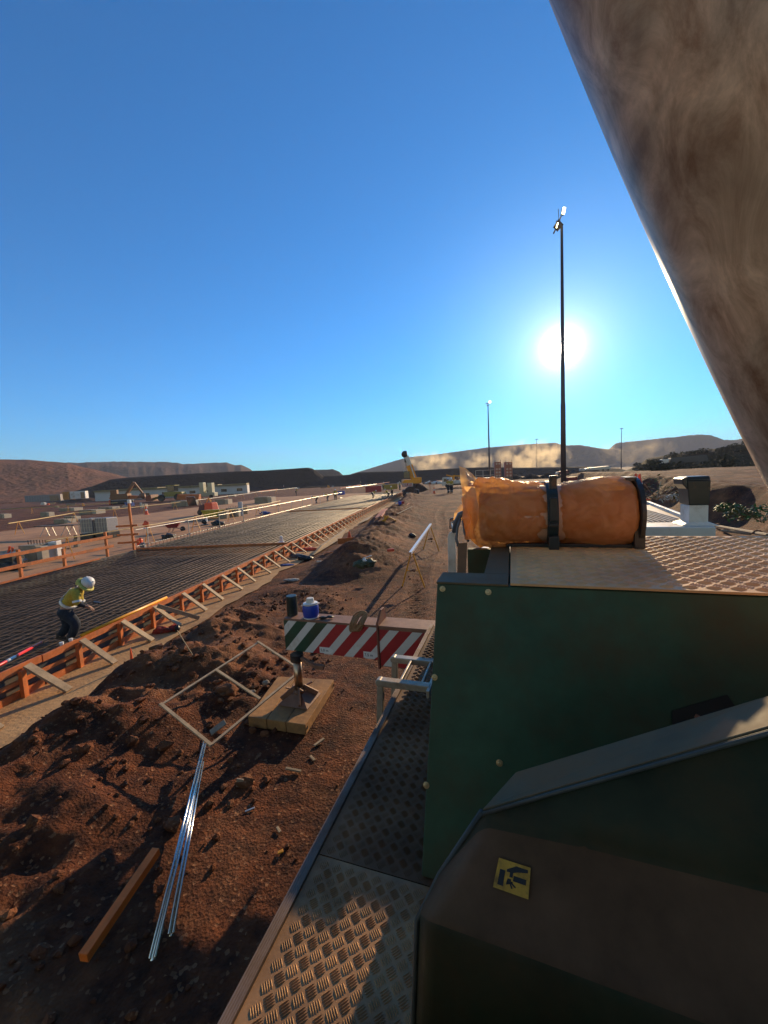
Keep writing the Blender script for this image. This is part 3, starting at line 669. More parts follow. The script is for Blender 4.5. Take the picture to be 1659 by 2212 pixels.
# distance signs on the beam
def text(body, loc, size, parent, m, rot=(math.pi/2, 0, 0), name='lettering'):
    cu = bpy.data.curves.new(name, 'FONT'); cu.body = body; cu.size = size; cu.extrude = .0006; 
    t_ = bpy.data.objects.new(name, cu); scene.collection.objects.link(t_); dg = bpy.context.evaluated_depsgraph_get(); me = bpy.data.meshes.new_from_object(t_.evaluated_get(dg)); bpy.data.objects.remove(t_); me.materials.clear(); me.materials.append(m)
    o = bpy.data.objects.new(name, me); scene.collection.objects.link(o); o.location = loc; o.rotation_euler = rot; o.parent = parent; return o
blk = mat('black_ink', (.02, .02, .02), .7, var=.05)
for xs, word in ((-2.79, '5,0 m'), (-2.08, '7,5 m')):
    mb = MB(); quadplate(mb, [(xs, by0-.0045, .918), (xs+.17, by0-.0045, .918), (xs+.235, by0-.0045, .965), (xs+.17, by0-.0045, 1.012), (xs, by0-.0045, 1.012)], .002, Vector((0,-1,0)))
    sg = mb.build('distance_sign', whiteh, beam); text(word, (xs+.015, by0-.0070, .945), .058, sg, blk)
# jack, float, timber mat
JX, JY = -3.14, 4.88
MATZ = .17
jk = MB(); jk.lathe([(.085,.80),(.10,.81),(.10,.90),(.10,.905)], 22, MBT(JX, JY+.18*0, 0)); jk.lathe([(.062,.78),(.095,.80),(.095,.84),(.06,.84)], 22, MBT(JX, JY, 0))
jack = jk.build('jack_sleeve', blackm, CR, smooth=False)
mb = MB(); mb.lathe([(.062,.34),(.062,.80)], 26, MBT(JX, JY, 0)); mb.build('piston', steel, CR, smooth=True)
mb = MB(); mb.bar((JX+.08, JY-.02, .86), (JX+.36, JY-.10, .80), .05, .045); mb.bar((JX+.36, JY-.10, .80), (JX+.50, JY-.08, .79), .07, .06); mb.build('jack_lever', rustst, CR, bevel=.005)
fz = MATZ+.012
mb = MB(); mb.hexa([(JX-.25,JY-.22,fz),(JX+.25,JY-.22,fz),(JX+.25,JY+.22,fz),(JX-.25,JY+.22,fz),(JX-.09,JY-.08,fz+.12),(JX+.09,JY-.08,fz+.12),(JX+.09,JY+.08,fz+.12),(JX-.09,JY+.08,fz+.12)])
mb.lathe([(.09,fz+.11),(.09,fz+.15),(.05,fz+.18)], 18, MBT(JX, JY, 0))
for a in (30, 120, 210, 300):
    u = Vector((math.cos(R_(a)), math.sin(R_(a)), 0)); mb.bar(Vector((JX, JY, fz+.20))+u*.06, Vector((JX, JY, fz+.05))+u*.27, .03, .07)
fl = mb.build('jack_float', rustst, CR, bevel=.004)
for i in range(5):
    a = random.uniform(0, 6.28); u = Vector((math.cos(a), math.sin(a), 0)); c = Vector((JX, JY, fz+.17))+u*.11
    mb = MB(); mb.bar(c, c+Vector((random.uniform(-.12,.12), random.uniform(-.12,.12), random.uniform(-.02,.08))), .028, .02); mb.build('latch_pin', rustst, CR, bevel=.003)
mp = [LZ(535,1548,MATZ), LZ(660,1566,MATZ), LZ(722,1468,MATZ), LZ(600,1461,MATZ)]
mp = [LROT @ p for p in mp]
cen = sum(mp, Vector())/4; ME = empty('outrigger_mat', (cen.x, cen.y, 0), 0, 'dusty timber mat on the earth under the crane jack', 'outrigger mat')
matm = mat('dusty_timber_mat', (.44, .215, .07), .85, var=.25, scale=4, bump=.006, dirt=(.16, .09, .05))
iv = Matrix.Translation((-cen.x, -cen.y, 0))
for k in range(3):
    a, b = k/3+.004, (k+1)/3-.004
    P0 = mp[0].lerp(mp[1], a); P1 = mp[0].lerp(mp[1], b); P2 = mp[3].lerp(mp[2], b); P3 = mp[3].lerp(mp[2], a); dz = Vector((0,0,-.15))
    mb = MB(); mb.hexa([P0+dz, P1+dz, P2+dz, P3+dz, P0, P1, P2, P3], iv); mb.build('mat_board', matm, ME, bevel=.008)
for k, (A_, B_) in enumerate(((mp[2], mp[1]), (mp[1], mp[2]))):
    c = A_.lerp(B_, .04)+Vector((0,0,-.07)); d = (B_-A_).normalized(); s = Vector((d.y, -d.x, 0)); s = s if s.x > 0 else -s
    mb = MB(); mb.lathe([(.002,0),(.022,0),(.022,.004),(.002,.004)], 10, iv @ Matrix.Translation(c+s*.0015) @ s.to_track_quat('Z','Y').to_matrix().to_4x4()); mb.build('bolt_hole', black, ME)
# things standing on the beam
bt = bz1
p = LP(-3.33, by0+.17, bt)
mb = MB(); mb.lathe([(.083,0),(.085,.01),(.083,.30),(.079,.31),(.02,.312)], 28); o = mb.build('jack_tube', mat('dark_green_tube', (.012,.026,.022), .4, var=.3, dirt=(.2,.17,.12), dirt_amt=.1), CR, smooth=False); o.location = (-3.33, by0+.17, bt)
C_ = empty('water_cooler', LP(-2.97, by0+.12, bt+.001), .3, 'blue water cooler jug with white lid standing on the striped beam', 'water cooler')
mb = MB(); mb.lathe([(.10,.0),(.112,.012),(.122,.07),(.122,.17),(.112,.205),(.10,.215)], 28); mb.build('jug_body', blue, C_, smooth=True)
mb = MB(); mb.lathe([(.104,.205),(.112,.21),(.112,.228),(.09,.235),(.03,.238)], 28); mb.build('white_rim', whiteh, C_)
mb = MB(); mb.lathe([(.105,-.001),(.116,.005),(.118,.02),(.112,.021)], 28); mb.build('white_rim', whiteh, C_)
mb = MB(); mb.lathe([(.062,.236),(.058,.29),(.052,.305),(.01,.308)], 20); mb.build('lid', mat('cream_lid', (.70,.66,.56), .5, var=.05), C_)
mb = MB(); mb.tube([(-.115,0,.19),(-.13,-.03,.215),(-.10,-.09,.235),(0,-.125,.238),(.10,-.09,.235),(.13,-.03,.215),(.115,0,.19)], .008, 6); mb.build('carry_handle', whiteh, C_)
g = MB(); q = LP(-2.75, by0+.10, bt+.02); g.blob(q, (.07,.035,.018), 2, .3, seed=4); g.blob(q+Vector((.10,.0,.005)), (.055,.03,.016), 2, .3, seed=8); g.bar(q+Vector((-.12,-.02,-.01)), q+Vector((.17,.01,.0)), .012, .008)
tag(g.build('strap_clip', black, smooth=True), 'black strap and clip lying on the beam beside the blue water cooler', 'strap')
ropem = mat('brown_rope', (.34, .19, .09), .9, var=.3, scale=60, bump=.004, bscale=120)
mb = MB(); base = LP(-2.13, by0+.02, bt+.02)
for k in range(9):
    pts = []; rx = random.uniform(.03,.085); rz_ = .14+random.uniform(-.035,.03); ti = -.55+random.uniform(-.3,.3); ox = random.uniform(-.035,.035); oy = random.uniform(0,.03)
    for i in range(29):
        a = 2*math.pi*i/28; u = math.cos(a)*rx; w = math.sin(a)*rz_+.01*math.sin(a*3+k)
        X_ = u*math.cos(ti)-w*math.sin(ti)+ox; Zp = u*math.sin(ti)+w*math.cos(ti)
        if Zp > 0: q = Vector((X_, Zp*.55+oy, .025+Zp*.62+oy))
        else: q = Vector((X_, -.035-oy, .02+Zp))
        pts.append(base+LROT.to_3x3() @ q)
    mb.tube(pts, .0115, 6, cap=False)
tag(mb.build('rope', ropem, smooth=True), 'coil of brown rope hanging over the edge of the striped beam', 'rope')
# white driver's cab of the carrier with ribbed roof, and exhaust stack
mb = MB(); mb.box(.92, 2.13, 5.12, 5.55, 1.5, 2.785); mb.box(-.42, .915, 5.14, 5.9, 1.2, 2.46); mb.box(.92, 2.30, 5.56, 8.4, 1.2, 2.74); cb = mb.build('driver_cab', white, CR, bevel=.015)  # low left box is added, hidden behind the hood, to shade the walkway
mb = MB()
mb.hexa([(.92,5.60,2.742),(2.10,5.60,2.742),(2.42,8.4,2.742),(.92,8.4,2.742),(.92,5.60,2.765),(2.10,5.60,2.765),(2.42,8.4,2.765),(.92,8.4,2.765)])
x = .96
while x < 2.1:
    mb.hexa([(x,5.62,2.765),(x+.028,5.62,2.765),(x+.038,8.36,2.765),(x+.004,8.36,2.765),(x+.006,5.62,2.785),(x+.022,5.62,2.785),(x+.030,8.36,2.785),(x+.012,8.36,2.785)]); x += .06
mb.build('ribbed_roof', mat('grey_roof_panel', (.30, .25, .20), .5, metal=.3, var=.15, dirt=(.3,.2,.13)), cb)
mb = MB(); mb.bar((2.11,5.56,2.79), (2.44,8.4,2.79), .05, .05); mb.bar((.92,8.4,2.79), (2.44,8.4,2.79), .05, .05); mb.build('roof_edge', white, cb, bevel=.005)
mb = MB(); mb.box(.90, .98, 5.3, 5.5, 2.79, 2.95); mb.box(1.02, 1.2, 5.11, 5.118, 1.6, 2.76); mb.build('cab_trim', black, cb)
sx0, sx1 = LY(1480,1130,5.3).x, LY(1521,1130,5.3).x
mb = MB(); mb.hexa([(sx0,5.2,2.79),(sx1,5.2,2.79),(sx1,5.45,2.79),(sx0,5.45,2.79),(sx0,5.2,3.02),(sx1,5.2,3.02),(sx1,5.45,3.02),(sx0,5.45,3.02)])
mb.hexa([(sx0-.08,5.17,2.787),(sx1+.10,5.17,2.787),(sx1+.10,5.5,2.787),(sx0-.08,5.5,2.787),(sx0,5.195,2.83),(sx1+.005,5.195,2.83),(sx1+.005,5.455,2.83),(sx0,5.455,2.83)])
stk = mb.build('exhaust_stack', white, CR, bevel=.008)
mb = MB(); mb.hexa([(sx0-.005,5.19,3.022),(sx1+.003,5.19,3.022),(sx1+.003,5.46,3.022),(sx0-.005,5.46,3.022),(sx0-.03,5.18,3.30),(sx1+.008,5.18,3.30),(sx1+.008,5.47,3.30),(sx0-.03,5.47,3.30)])
mb.hexa([(sx0-.075,5.17,3.26),(sx0-.03,5.17,3.20),(sx0-.03,5.44,3.20),(sx0-.075,5.44,3.26),(sx0-.08,5.17,3.325),(sx0-.03,5.17,3.345),(sx0-.03,5.44,3.345),(sx0-.08,5.44,3.325)])
mb.hexa([(sx0-.03,5.18,3.301),(sx1+.008,5.18,3.301),(sx1+.008,5.47,3.301),(sx0-.03,5.47,3.301),(sx0-.03,5.2,3.345),(sx1,5.2,3.345),(sx1,5.46,3.345),(sx0-.03,5.46,3.345)])
mb.build('stack_hood', blackm, stk, bevel=.01)
# superstructure console beside the cab: ledge, face, sloping panel, lower face
def LQ(px, py, y): return LY(px, py, y)
led = [LQ(1041,1749,1.13), LQ(1188,1705,1.12), LQ(1659,1570,1.10), LQ(2100,1445,1.08), LQ(2100,1360,1.30), LQ(1659,1502,1.27), LQ(1114,1667,1.25)]
mb = MB(); quadplate(mb, led, -.05, Vector((0,0,1))); CS = mb.build('console_ledge', greyled, CR, bevel=.004)
top = [LQ(1041,1753,1.125), LQ(1188,1709,1.115), LQ(1659,1576,1.095), LQ(2100,1450,1.07)]
mid = [LQ(1049,1787,1.09), LQ(1272,1833,1.07), LQ(1659,1927,1.04), LQ(2100,2040,1.0)]
low = [LQ(929,1992,.93), LQ(1165,2078,.88), LQ(1659,2262,.80), LQ(2100,2420,.74)]
bot = [LQ(915,2300,.93), LQ(1165,2420,.86), LQ(1659,2600,.78), LQ(2100,2800,.7)]
lft = [LQ(1041,1753,1.16), LQ(950,1888,1.12), LQ(905,1972,1.05), LQ(893,2300,1.0)]
def strip2(A, B, m, nm, par=CR, th=.012, sub=1):
    mb = MB(); vs = A+B; n = len(A); fs = [(i, n+i, n+i+1, i+1) for i in range(n-1)]; mb.add(vs, fs)
    o = mb.build(nm, m, par); s = o.modifiers.new('solid', 'SOLIDIFY'); s.thickness = th; s.offset = 0; return o
def onpanel(px, py, off):
    d = LROT.inverted().to_3x3() @ ray(px, py); n_ = (PA[1]-PA[0]).cross(PA[2]-PA[0]).normalized(); t = (PA[0]-CL).dot(n_)/d.dot(n_)
    p = CL+d*t; nn = n_ if n_.dot(-d) > 0 else -n_; return p+nn*off
PA = [mid[0], mid[2], low[0]]
mid = [onpanel(1049,1787,0), onpanel(1272,1833,0), onpanel(1659,1927,0), onpanel(2100,2040,0)]
low = [onpanel(929,1992,0), onpanel(1165,2078,0), onpanel(1659,2262,0), onpanel(2100,2420,0)]
mb = MB(); V_ = top+mid+low+bot+lft; fs = []; mi = []
for r in range(3):
    for i in range(3): a = r*4+i; fs.append((a, a+4, a+5, a+1)); mi.append(1 if r == 1 else 0)
fs += [(0,16,17,4), (4,17,18,8), (8,18,19,12)]; mi += [0,1,0]
mb.add(V_, fs); mb.mi = mi; o = mb.build('console_body', [greend, brownp], CR, smooth=True, bevel=0)
bv = o.modifiers.new('bevel','BEVEL'); bv.width = .022; bv.segments = 4; bv.limit_method = 'ANGLE'; bv.angle_limit = R_(12); bv.use_clamp_overlap = True
sdf = o.modifiers.new('solid','SOLIDIFY'); sdf.thickness = .006; sdf.offset = 0
mb = MB(); mb.tube([top[0], lft[1], lft[2]+Vector((0,-.02,0)), lft[3]+Vector((0,-.02,0))], .009, 8); mb.tube([p+Vector((0,-.004,-.006)) for p in top], .006, 8)
mb.build('edge_seal', mat('grey_seal', (.06,.065,.055), .5, var=.3), CR, smooth=True)
# pinch warning decal
dq = [(1066,1916),(1142,1943),(1147,1875),(1079,1853)]
def duv(u, v, off):
    a = (dq[0][0]*(1-u)+dq[1][0]*u, dq[0][1]*(1-u)+dq[1][1]*u); b = (dq[3][0]*(1-u)+dq[2][0]*u, dq[3][1]*(1-u)+dq[2][1]*u)
    return onpanel(a[0]*(1-v)+b[0]*v, a[1]*(1-v)+b[1]*v, off)
mb = MB(); mb.add([duv(0,0,.009), duv(1,0,.009), duv(1,1,.009), duv(0,1,.009)], [(0,1,2,3)])
DCL = mb.build('warning_decal', mat('yellow_decal', (.56,.30,.03), .6, var=.2, scale=30, dirt=(.10,.06,.03), dirt_amt=.3), CR); s = DCL.modifiers.new('solid','SOLIDIFY'); s.thickness = .001; s.offset = 0
mb = MB()
for poly in ([(.10,.14),(.26,.14),(.26,.66),(.10,.66)], [(.30,.72),(.56,.90),(.93,.90),(.93,.80),(.62,.72),(.50,.66),(.50,.50),(.40,.50),(.40,.64),(.30,.64)], [(.52,.40),(.90,.40),(.90,.58),(.52,.58)],
             [(.34,.30),(.52,.30),(.52,.37),(.46,.37),(.46,.44),(.36,.44)], [(.34,.22),(.44,.27),(.50,.14),(.54,.16),(.48,.29),(.60,.20),(.63,.23),(.52,.33),(.34,.33)]):
    vs = [duv(u, v, .0105) for u, v in poly]; mb.add(vs, [tuple(range(len(vs)))])
mb.build('pinch_symbol', blk, DCL)
# boom rising at the upper right
def boom_mat():
    M = bpy.data.materials.new('dusty_boom_paint'); M.use_nodes = True; nt = M.node_tree; b = nt.nodes['Principled BSDF']; L = nt.links.new
    tc = N(nt, 'ShaderNodeTexCoord'); mp = N(nt, 'ShaderNodeMapping'); mp.inputs['Rotation'].default_value = (.5, .55, .3); mp.inputs['Scale'].default_value = (7, 7, 1.3); L(tc.outputs['Object'], mp.inputs[0])
    a = N(nt, 'ShaderNodeTexNoise'); a.inputs['Scale'].default_value = 1.6; a.inputs['Detail'].default_value = 10; a.inputs['Roughness'].default_value = .7; a.inputs['Distortion'].default_value = .8; L(mp.outputs[0], a.inputs['Vector'])
    c = N(nt, 'ShaderNodeTexNoise'); c.inputs['Scale'].default_value = 2.2; c.inputs['Detail'].default_value = 6; c.inputs['Distortion'].default_value = 1.2; L(tc.outputs['Object'], c.inputs['Vector'])
    r = N(nt, 'ShaderNodeValToRGB'); e = r.color_ramp.elements; e[0].position = .33; e[0].color = (.36, .19, .11, 1); e[1].position = .66; e[1].color = (.88, .64, .46, 1); L(a.outputs['Fac'], r.inputs[0])
    r2 = N(nt, 'ShaderNodeValToRGB'); e = r2.color_ramp.elements; e[0].position = .35; e[0].color = (.45, .42, .40, 1); e[1].position = .65; e[1].color = (1.45, 1.35, 1.28, 1); L(c.outputs['Fac'], r2.inputs[0])
    m_ = N(nt, 'ShaderNodeMixRGB', blend_type='MULTIPLY'); m_.inputs[0].default_value = 1; L(r.outputs[0], m_.inputs[1]); L(r2.outputs[0], m_.inputs[2]); L(m_.outputs[0], b.inputs['Base Color']); b.inputs['Roughness'].default_value = .45
    return M
boomm = boom_mat()
e0, e1 = LY(1146, -100, 1.15), LY(1706, 1150, 1.45)
ax = (e1-e0).normalized(); mid_ = (e0+e1)/2; vw = (mid_-CL).normalized(); nrm_ = ax.cross(vw).normalized()
side = nrm_ if (LROT.inverted().to_3x3() @ RV).dot(nrm_) > 0 else -nrm_; fwd = side.cross(ax).normalized(); fwd = fwd if fwd.dot(vw) > 0 else -fwd
sec = []
for i in range(40):
    a = 2*math.pi*i/40; ca, sa = math.cos(a), math.sin(a)
    ex = .55
    sec.append((math.copysign(abs(ca)**ex, ca)*.36+.36, math.copysign(abs(sa)**ex, sa)*.30))
minx = min(p[0] for p in sec); ns = 60; vs = []; fs = []
for i in range(ns+1):
    t = -.9+2.6*i/ns; c = e0.lerp(e1, t); bow = .018*(1-(2*t-1)**2)
    for (u, v) in sec: vs.append(c+side*(u-minx-bow+.0)+fwd*v)
for i in range(ns):
    for k in range(40): k2 = (k+1) % 40; fs.append((i*40+k, i*40+k2, (i+1)*40+k2, (i+1)*40+k))
fs.append(tuple(range(40))); fs.append(tuple(ns*40+k for k in range(40)))
mb = MB(); mb.add(vs, fs); mb.build('boom', boomm, CR, smooth=True)

# the operator's cab round the camera and the body of the superstructure behind it
mb = MB()
mb.box(-.75, .67, -1.40, -1.352, 2.35, 3.1); mb.box(-.75, .67, -1.40, .20, 4.302, 4.36); mb.box(-.75, .67, -1.40, .35, 2.25, 2.345)
for (x, y) in ((-.72,-1.32),(.64,-1.32),(-.72,-.55),(.64,-.55)): mb.box(x-.03, x+.03, y-.03, y+.03, 2.346, 4.30)
mb.build('operator_cab', mat('cab_lining', (.22,.20,.17), .8, var=.2), CR)
mb = MB(); mb.box(.70, 2.9, -1.44, .15, 1.5, 2.4); mb.box(-.9, 2.9, -3.5, -1.45, 1.5, 3.1); mb.build('superstructure', greend, CR, bevel=.02)
ORD = ['nearest','second','third','fourth','fifth','sixth','seventh','eighth','ninth','tenth','eleventh','twelfth']
# ------------------------------------------------------------------ small props round the crane
def P0(px, py, z=None):
    p = G(px, py, 0.0)
    for _ in range(3): p = G(px, py, gz(p.x, p.y) if z is None else z)
    return p
# L-shaped batten frame propped over the dug earth
fr = [(558,1388),(348,1523),(455,1610),(650,1448),(470,1450),(560,1510)]
fz_ = [.62,.55,.30,.42,.60,.36]
fr = [G(a, b, z) for (a, b), z in zip(fr, fz_)]
FR = empty('batten_frame', (fr[2].x, fr[2].y, 0), 0, 'thin pale timber batten frame with a cross piece resting on the dug earth', 'timber frame')
iv = Matrix.Translation((-fr[2].x, -fr[2].y, 0))
for a, b in ((0,1),(1,2),(2,3),(3,0),(4,5)):
    mb = MB(); d = (fr[b]-fr[a]).normalized(); mb.bar(fr[a]-d*.02, fr[b]+d*.02, .042, .018, M=iv @ Matrix.Translation((0,0,.012 if (a,b) in ((1,2),(3,0),(4,5)) else 0))); mb.build('batten', pale, FR, bevel=.002)
# aluminium screed channels
ca_, cb_ = G(443,1606,.24), G(330,2075,.06); cc, cd_ = G(437,1650,.20), G(370,2022,.05)
def channel(a, b, w, lab, nm='aluminium_channel'):
    mb = MB(); d = (b-a).normalized(); s = d.cross(Vector((0,0,1))).normalized()*w/2
    mb.bar(a, b, w, .006); mb.tube([a+s+Vector((0,0,.022)), b+s+Vector((0,0,.022))], .011, 10); mb.tube([a-s+Vector((0,0,.022)), b-s+Vector((0,0,.022))], .009, 10)
    return tag(mb.build(nm, [alu], smooth=True), lab, 'metal channel', 'bright aluminium channels on the earth')
channel(ca_, cb_, .034, 'longer bright aluminium channel lying on the red earth, its far end on the batten frame')
channel(cc, cd_, .030, 'shorter bright aluminium channel lying close beside the longer one')
ba, bb = G(338,1838,.22), G(180,2070,.16)
mb = MB(); mb.bar(ba, ba+(bb-ba)*1.0, .072, .072); tag(mb.build('timber_beam', mat('bright_orange_timber', (.85,.17,.016), .6, var=.2, scale=5, stretch=(1,1,1)), bevel=.004), 'square orange timber beam lying on the red earth at the lower left', 'timber beam')
# bits of timber and litter lying about: (px, py, length, width, angle, material, label)
bits = [(472,1583,.20,.13,.6,greyply,'grey offcut board tilted inside the corner of the batten frame'),
 (517,1700,.11,.08,1.2,concrete,'small pale stone slab standing in the open earth below the jack shadow'),
 (602,1795,.07,.025,2.3,pale,'short pale splinter on the trodden earth by the walkway edge'),
 (690,1607,.16,.035,.8,pale,'light wood offcut on the earth right of the outrigger mat'),
 (675,1640,.10,.03,2.3,pale,'stubby wood offcut on the earth below the outrigger mat'),
 (606,1843,.05,.03,.3,yellow,'tiny yellow scrap on the trodden earth'),
 (634,1667,.20,.03,2.9,greyply,'dark flat stick half buried in the trodden earth'),
 (540,1752,.10,.02,.4,silver,'thin grey sliver on the trodden earth')]
for px, py, L, w, a, mm, lab in bits:
    p = P0(px, py); mb = MB(); u = Vector((math.cos(a), math.sin(a), 0)); h = .012 if L < .15 else .02
    if 'stone slab' in lab: mb.bar(p+Vector((0,0,0)), p+Vector((.02,.0,.10)), .08, .015, up=(0,1,0))
    elif 'board tilted' in lab: mb.bar(p-u*L/2+Vector((0,0,.04)), p+u*L/2+Vector((0,0,.12)), w, .012)
    else: mb.bar(p-u*L/2+Vector((0,0,h)), p+u*L/2+Vector((0,0,h*1.6)), w, h)
    tag(mb.build('wood_scrap' if mm in (pale, greyply) else 'scrap_piece', mm, bevel=.002), lab, 'scrap')
for px, py, r, lab in ((490,1500,.17,'large rounded brown boulder inside the batten frame'), (575,1477,.06,'fist-sized grey stone just left of the jack'), (545,1497,.05,'small grey stone between the boulder and the jack')):
    p = P0(px, py); mb = MB(); mb.blob(p+Vector((0,0,r*.35)), (r, r*.85, r*.6), 3, .22, seed=px); tag(mb.build('boulder' if r > .1 else 'stone', clod if r > .1 else concrete, smooth=True), lab, 'boulder' if r > .1 else 'stone')
# stakes with string in the dug earth
for (a, b, lab) in (((690/1,0),(0,0),''),):
    pass
def stick(p, q, r, m, name, lab, cat, g=None):
    mb = MB(); mb.tube([p, q], r, 6); return tag(mb.build(name, m), lab, cat, g)
p = P0(418,1418); stick(p, D(383,1362,p.y), .008, pale, 'peg', 'thin leaning stick in the earth behind the red tool bag', 'stick')
p = P0(286,1438); T_ = empty('orange_peg', p, 0, 'orange flagged peg standing at the edge of the concrete strip', 'marker peg')
mb = MB(); mb.hexa([(-.035,-.01,0),(.035,-.01,0),(.035,.01,0),(-.035,.01,0),(-.008,-.01,.36),(.008,-.01,.36),(.008,.01,.36),(-.008,.01,.36)]); mb.build('marker_flag', redo, T_); mb = MB(); mb.tube([(0.02,0,.33),(.22,.0,0)], .006, 5); mb.build('leg', pale, T_)
p = P0(360,1368); mb = MB(); mb.blob(p+Vector((-.08,0,.08)), (.22,.11,.09), 3, .35, 2.2, seed=3); mb.blob(p+Vector((.14,.05,.09)), (.12,.08,.09), 2, .35, 2, seed=5); tb_ = mb.build('tool_bag', mat('dark_red_cloth', (.28,.03,.02), .8, var=.5, scale=14), smooth=True); tag(tb_, 'dark red tool bag dropped beside the braces on the concrete strip', 'bag')
mb = MB(); mb.blob(p+Vector((.27,.0,.10)), (.06,.07,.09), 2, .3, 2, seed=9); mb.tube([p+Vector((-.1,-.1,.05)), p+Vector((.05,-.1,.17)), p+Vector((.2,-.08,.1))], .012, 6); mb.build('strap', black, tb_, smooth=True)
# white rags / cups on the board near the worker's feet
for px, py, lab in ((153,1383,'white foam cup by the bending worker on the orange board'), (133,1391,'white crumpled cup left of the bending worker feet')):
    p = G(px, py, .585); mb = MB(); mb.lathe([(.025,-.03),(.035,.0),(.038,.035),(.01,.04)], 10, Matrix.Translation(p)); tag(mb.build('cup', whiteh), lab, 'cup')
# pile of clothes, bags and tools by the braces, further up
p = P0(655,1228)
items = [(668,1190,'orange_bag',redo,(.50,.22,.13),'orange cloth bundle on the clothes heap beside the pale planks'),
 (655,1210,'black_bag',black,(.40,.22,.17),'black bag on the ground in front of the orange bundle'),
 (640,1205,'jacket',mat('grey_cloth',(.12,.12,.13),.9,var=.4),(.35,.25,.15),'dark grey jacket heaped against the braces'),
 (622,1222,'blue_cloth',mat('blue_cloth',(.05,.10,.30),.8,var=.4),(.28,.15,.06),'blue and grey cloth spread flat at the near end of the heap'),
 (690,1215,'white_rag',mat('white_cloth',(.55,.52,.48),.85,var=.2),(.12,.07,.05),'small white rag beside the black bag'),
 (626,1256,'grey_rag',mat('pale_grey_cloth',(.36,.34,.31),.9,var=.25),(.30,.13,.07),'crumpled pale grey rag on the earth in the mound shadow'),
 (893,1160,'dark_bag',black,(.22,.16,.14),'small dark bundle on the earth left of the near trestle'),
 (787,1226,'tool_heap',mat('green_black_tools',(.05,.07,.04),.6,var=.7,scale=18),(.32,.20,.20),'green and white tool heap on open earth below the mounds')]
for px, py, nm, mm, r, lab in items:
    p = P0(px, py); mb = MB()
    for k in range(4): mb.blob(p+Vector((random.uniform(-.5,.5)*r[0], random.uniform(-.5,.5)*r[1], r[2]*.5+random.uniform(0,.3)*r[2])), (r[0]*.6, r[1]*.7, r[2]*.6), 3, .3, 2.2, seed=px+k)
    o = tag(mb.build(nm, mm, smooth=True), lab, 'bag' if 'bag' in nm else ('tools' if 'tool' in nm else 'cloth'))
    if nm == 'tool_heap':
        mb = MB(); mb.blob(p+Vector((.02,-.1,.24)), (.07,.05,.05), 2, .3, seed=2); mb.tube([p+Vector((-.3,0,.05)), p+Vector((0,0,.3)), p+Vector((.25,.1,.35))], .012, 6); mb.build('white_label', whiteh, o, smooth=True)
p = P0(840,1192); mb = MB(); mb.bar(p+Vector((-.05,0,.05)), p+Vector((.2,.1,.05)), .1, .1); tag(mb.build('tape_roll', redo, bevel=.02), 'small orange box on the mound slope', 'box')
# planks
def plank(px0, py0, px1, py1, z0, z1, w, h, m, lab, nm='plank', grp=None):
    a = G(px0, py0, z0+.05); b = G(px1, py1, z1+.05); mb = MB(); mb.bar(a, b, w, h); tag(mb.build(nm, m, bevel=.003), lab, 'plank', grp)
pn_ = 'pale planks stacked along the braces'
for k in range(9):
    o = k*.13; a = P0(676+k*2.2, 1203-k*1.6)+Vector((0,0,.10+.02*k)); b = P0(738+k*1.2, 1166-k*1.7)+Vector((0,0,.14+.02*k))
    mb = MB(); mb.bar(a, b, .11, .03); tag(mb.build('plank', pale, bevel=.003), '%s long pale plank from the slab side in the pile by the clothes heap' % ORD[k], 'plank', pn_)
for k in range(4):
    a = P0(812+k*4, 1125-k*.6)+Vector((0,0,.2)); b = P0(826+k*3.4, 1106-k*.4)+Vector((0,0,.25)); mb = MB(); mb.bar(a, b, .12, .06); tag(mb.build('orange_plank', timber, bevel=.004), '%s orange plank from the left in the small stack by the far braces' % ORD[k].replace('nearest','first'), 'plank', 'orange planks beside the far braces')
for k in range(6):
    a = P0(778+k*3, 1134-k*1.3)+Vector((0,0,.15)); b = P0(790+k*3, 1124-k*1.3)+Vector((0,0,.15)); mb = MB(); mb.bar(a, b, .09, .03); tag(mb.build('short_plank', pale), '%s short pale offcut from the left before the orange planks' % ORD[k].replace('nearest','first'), 'plank', 'short offcut planks by the mound')
for q, lab in (((835,1105,893,1091),'long thin orange lath lying on the earth beyond the orange planks'), ((852,1115,884,1088),'grey lath crossing the long orange lath'), ((858,1112,890,1096),'pale lath fanned beside the crossing grey lath'), ((740,1189,762,1164),'bent brown lath lying on the mound shadow'), ((700,1197,720,1196),'short orange board lying below the pale plank stack')):
    a = P0(q[0], q[1]); b = P0(q[2], q[3]); up = Vector((0,0,.06)); mb = MB(); mb.bar(a+up, b+up, .07, .03); tag(mb.build('lath', timber if 'orange' in lab else greyply), lab, 'lath')
p = P0(752,1175); mb = MB(); mb.bar(p+Vector((-.5,0,.15)), p+Vector((.5,.3,.15)), .05, .28); tag(mb.build('orange_board', timber), 'orange board standing on edge beside the pale plank stack', 'board')
p = P0(755,1163); mb = MB(); mb.lathe([(.14,0),(.12,.02),(.03,.4),(.01,.4)], 12, Matrix.Translation(p+Vector((0,0,.02)))); tag(mb.build('small_marker', redo), 'little orange marker standing behind the pale planks', 'marker')
# yellow clamp / prop head
p = P0(836,1133); p.z += .05; CLM = empty('yellow_prop', p, .4, 'yellow steel prop lying folded on the mound by the orange planks', 'steel prop')
mb = MB(); mb.bar((-.3,0,.15), (.1,0,.45), .12, .12); mb.bar((-.15,0,.0), (-.1,0,.5), .1, .1); mb.build('prop_body', yellow, CLM, bevel=.01); mb = MB(); mb.tube([(.1,0,.4),(.65,.1,.1)], .035, 8); mb.build('prop_arm', yellow, CLM)
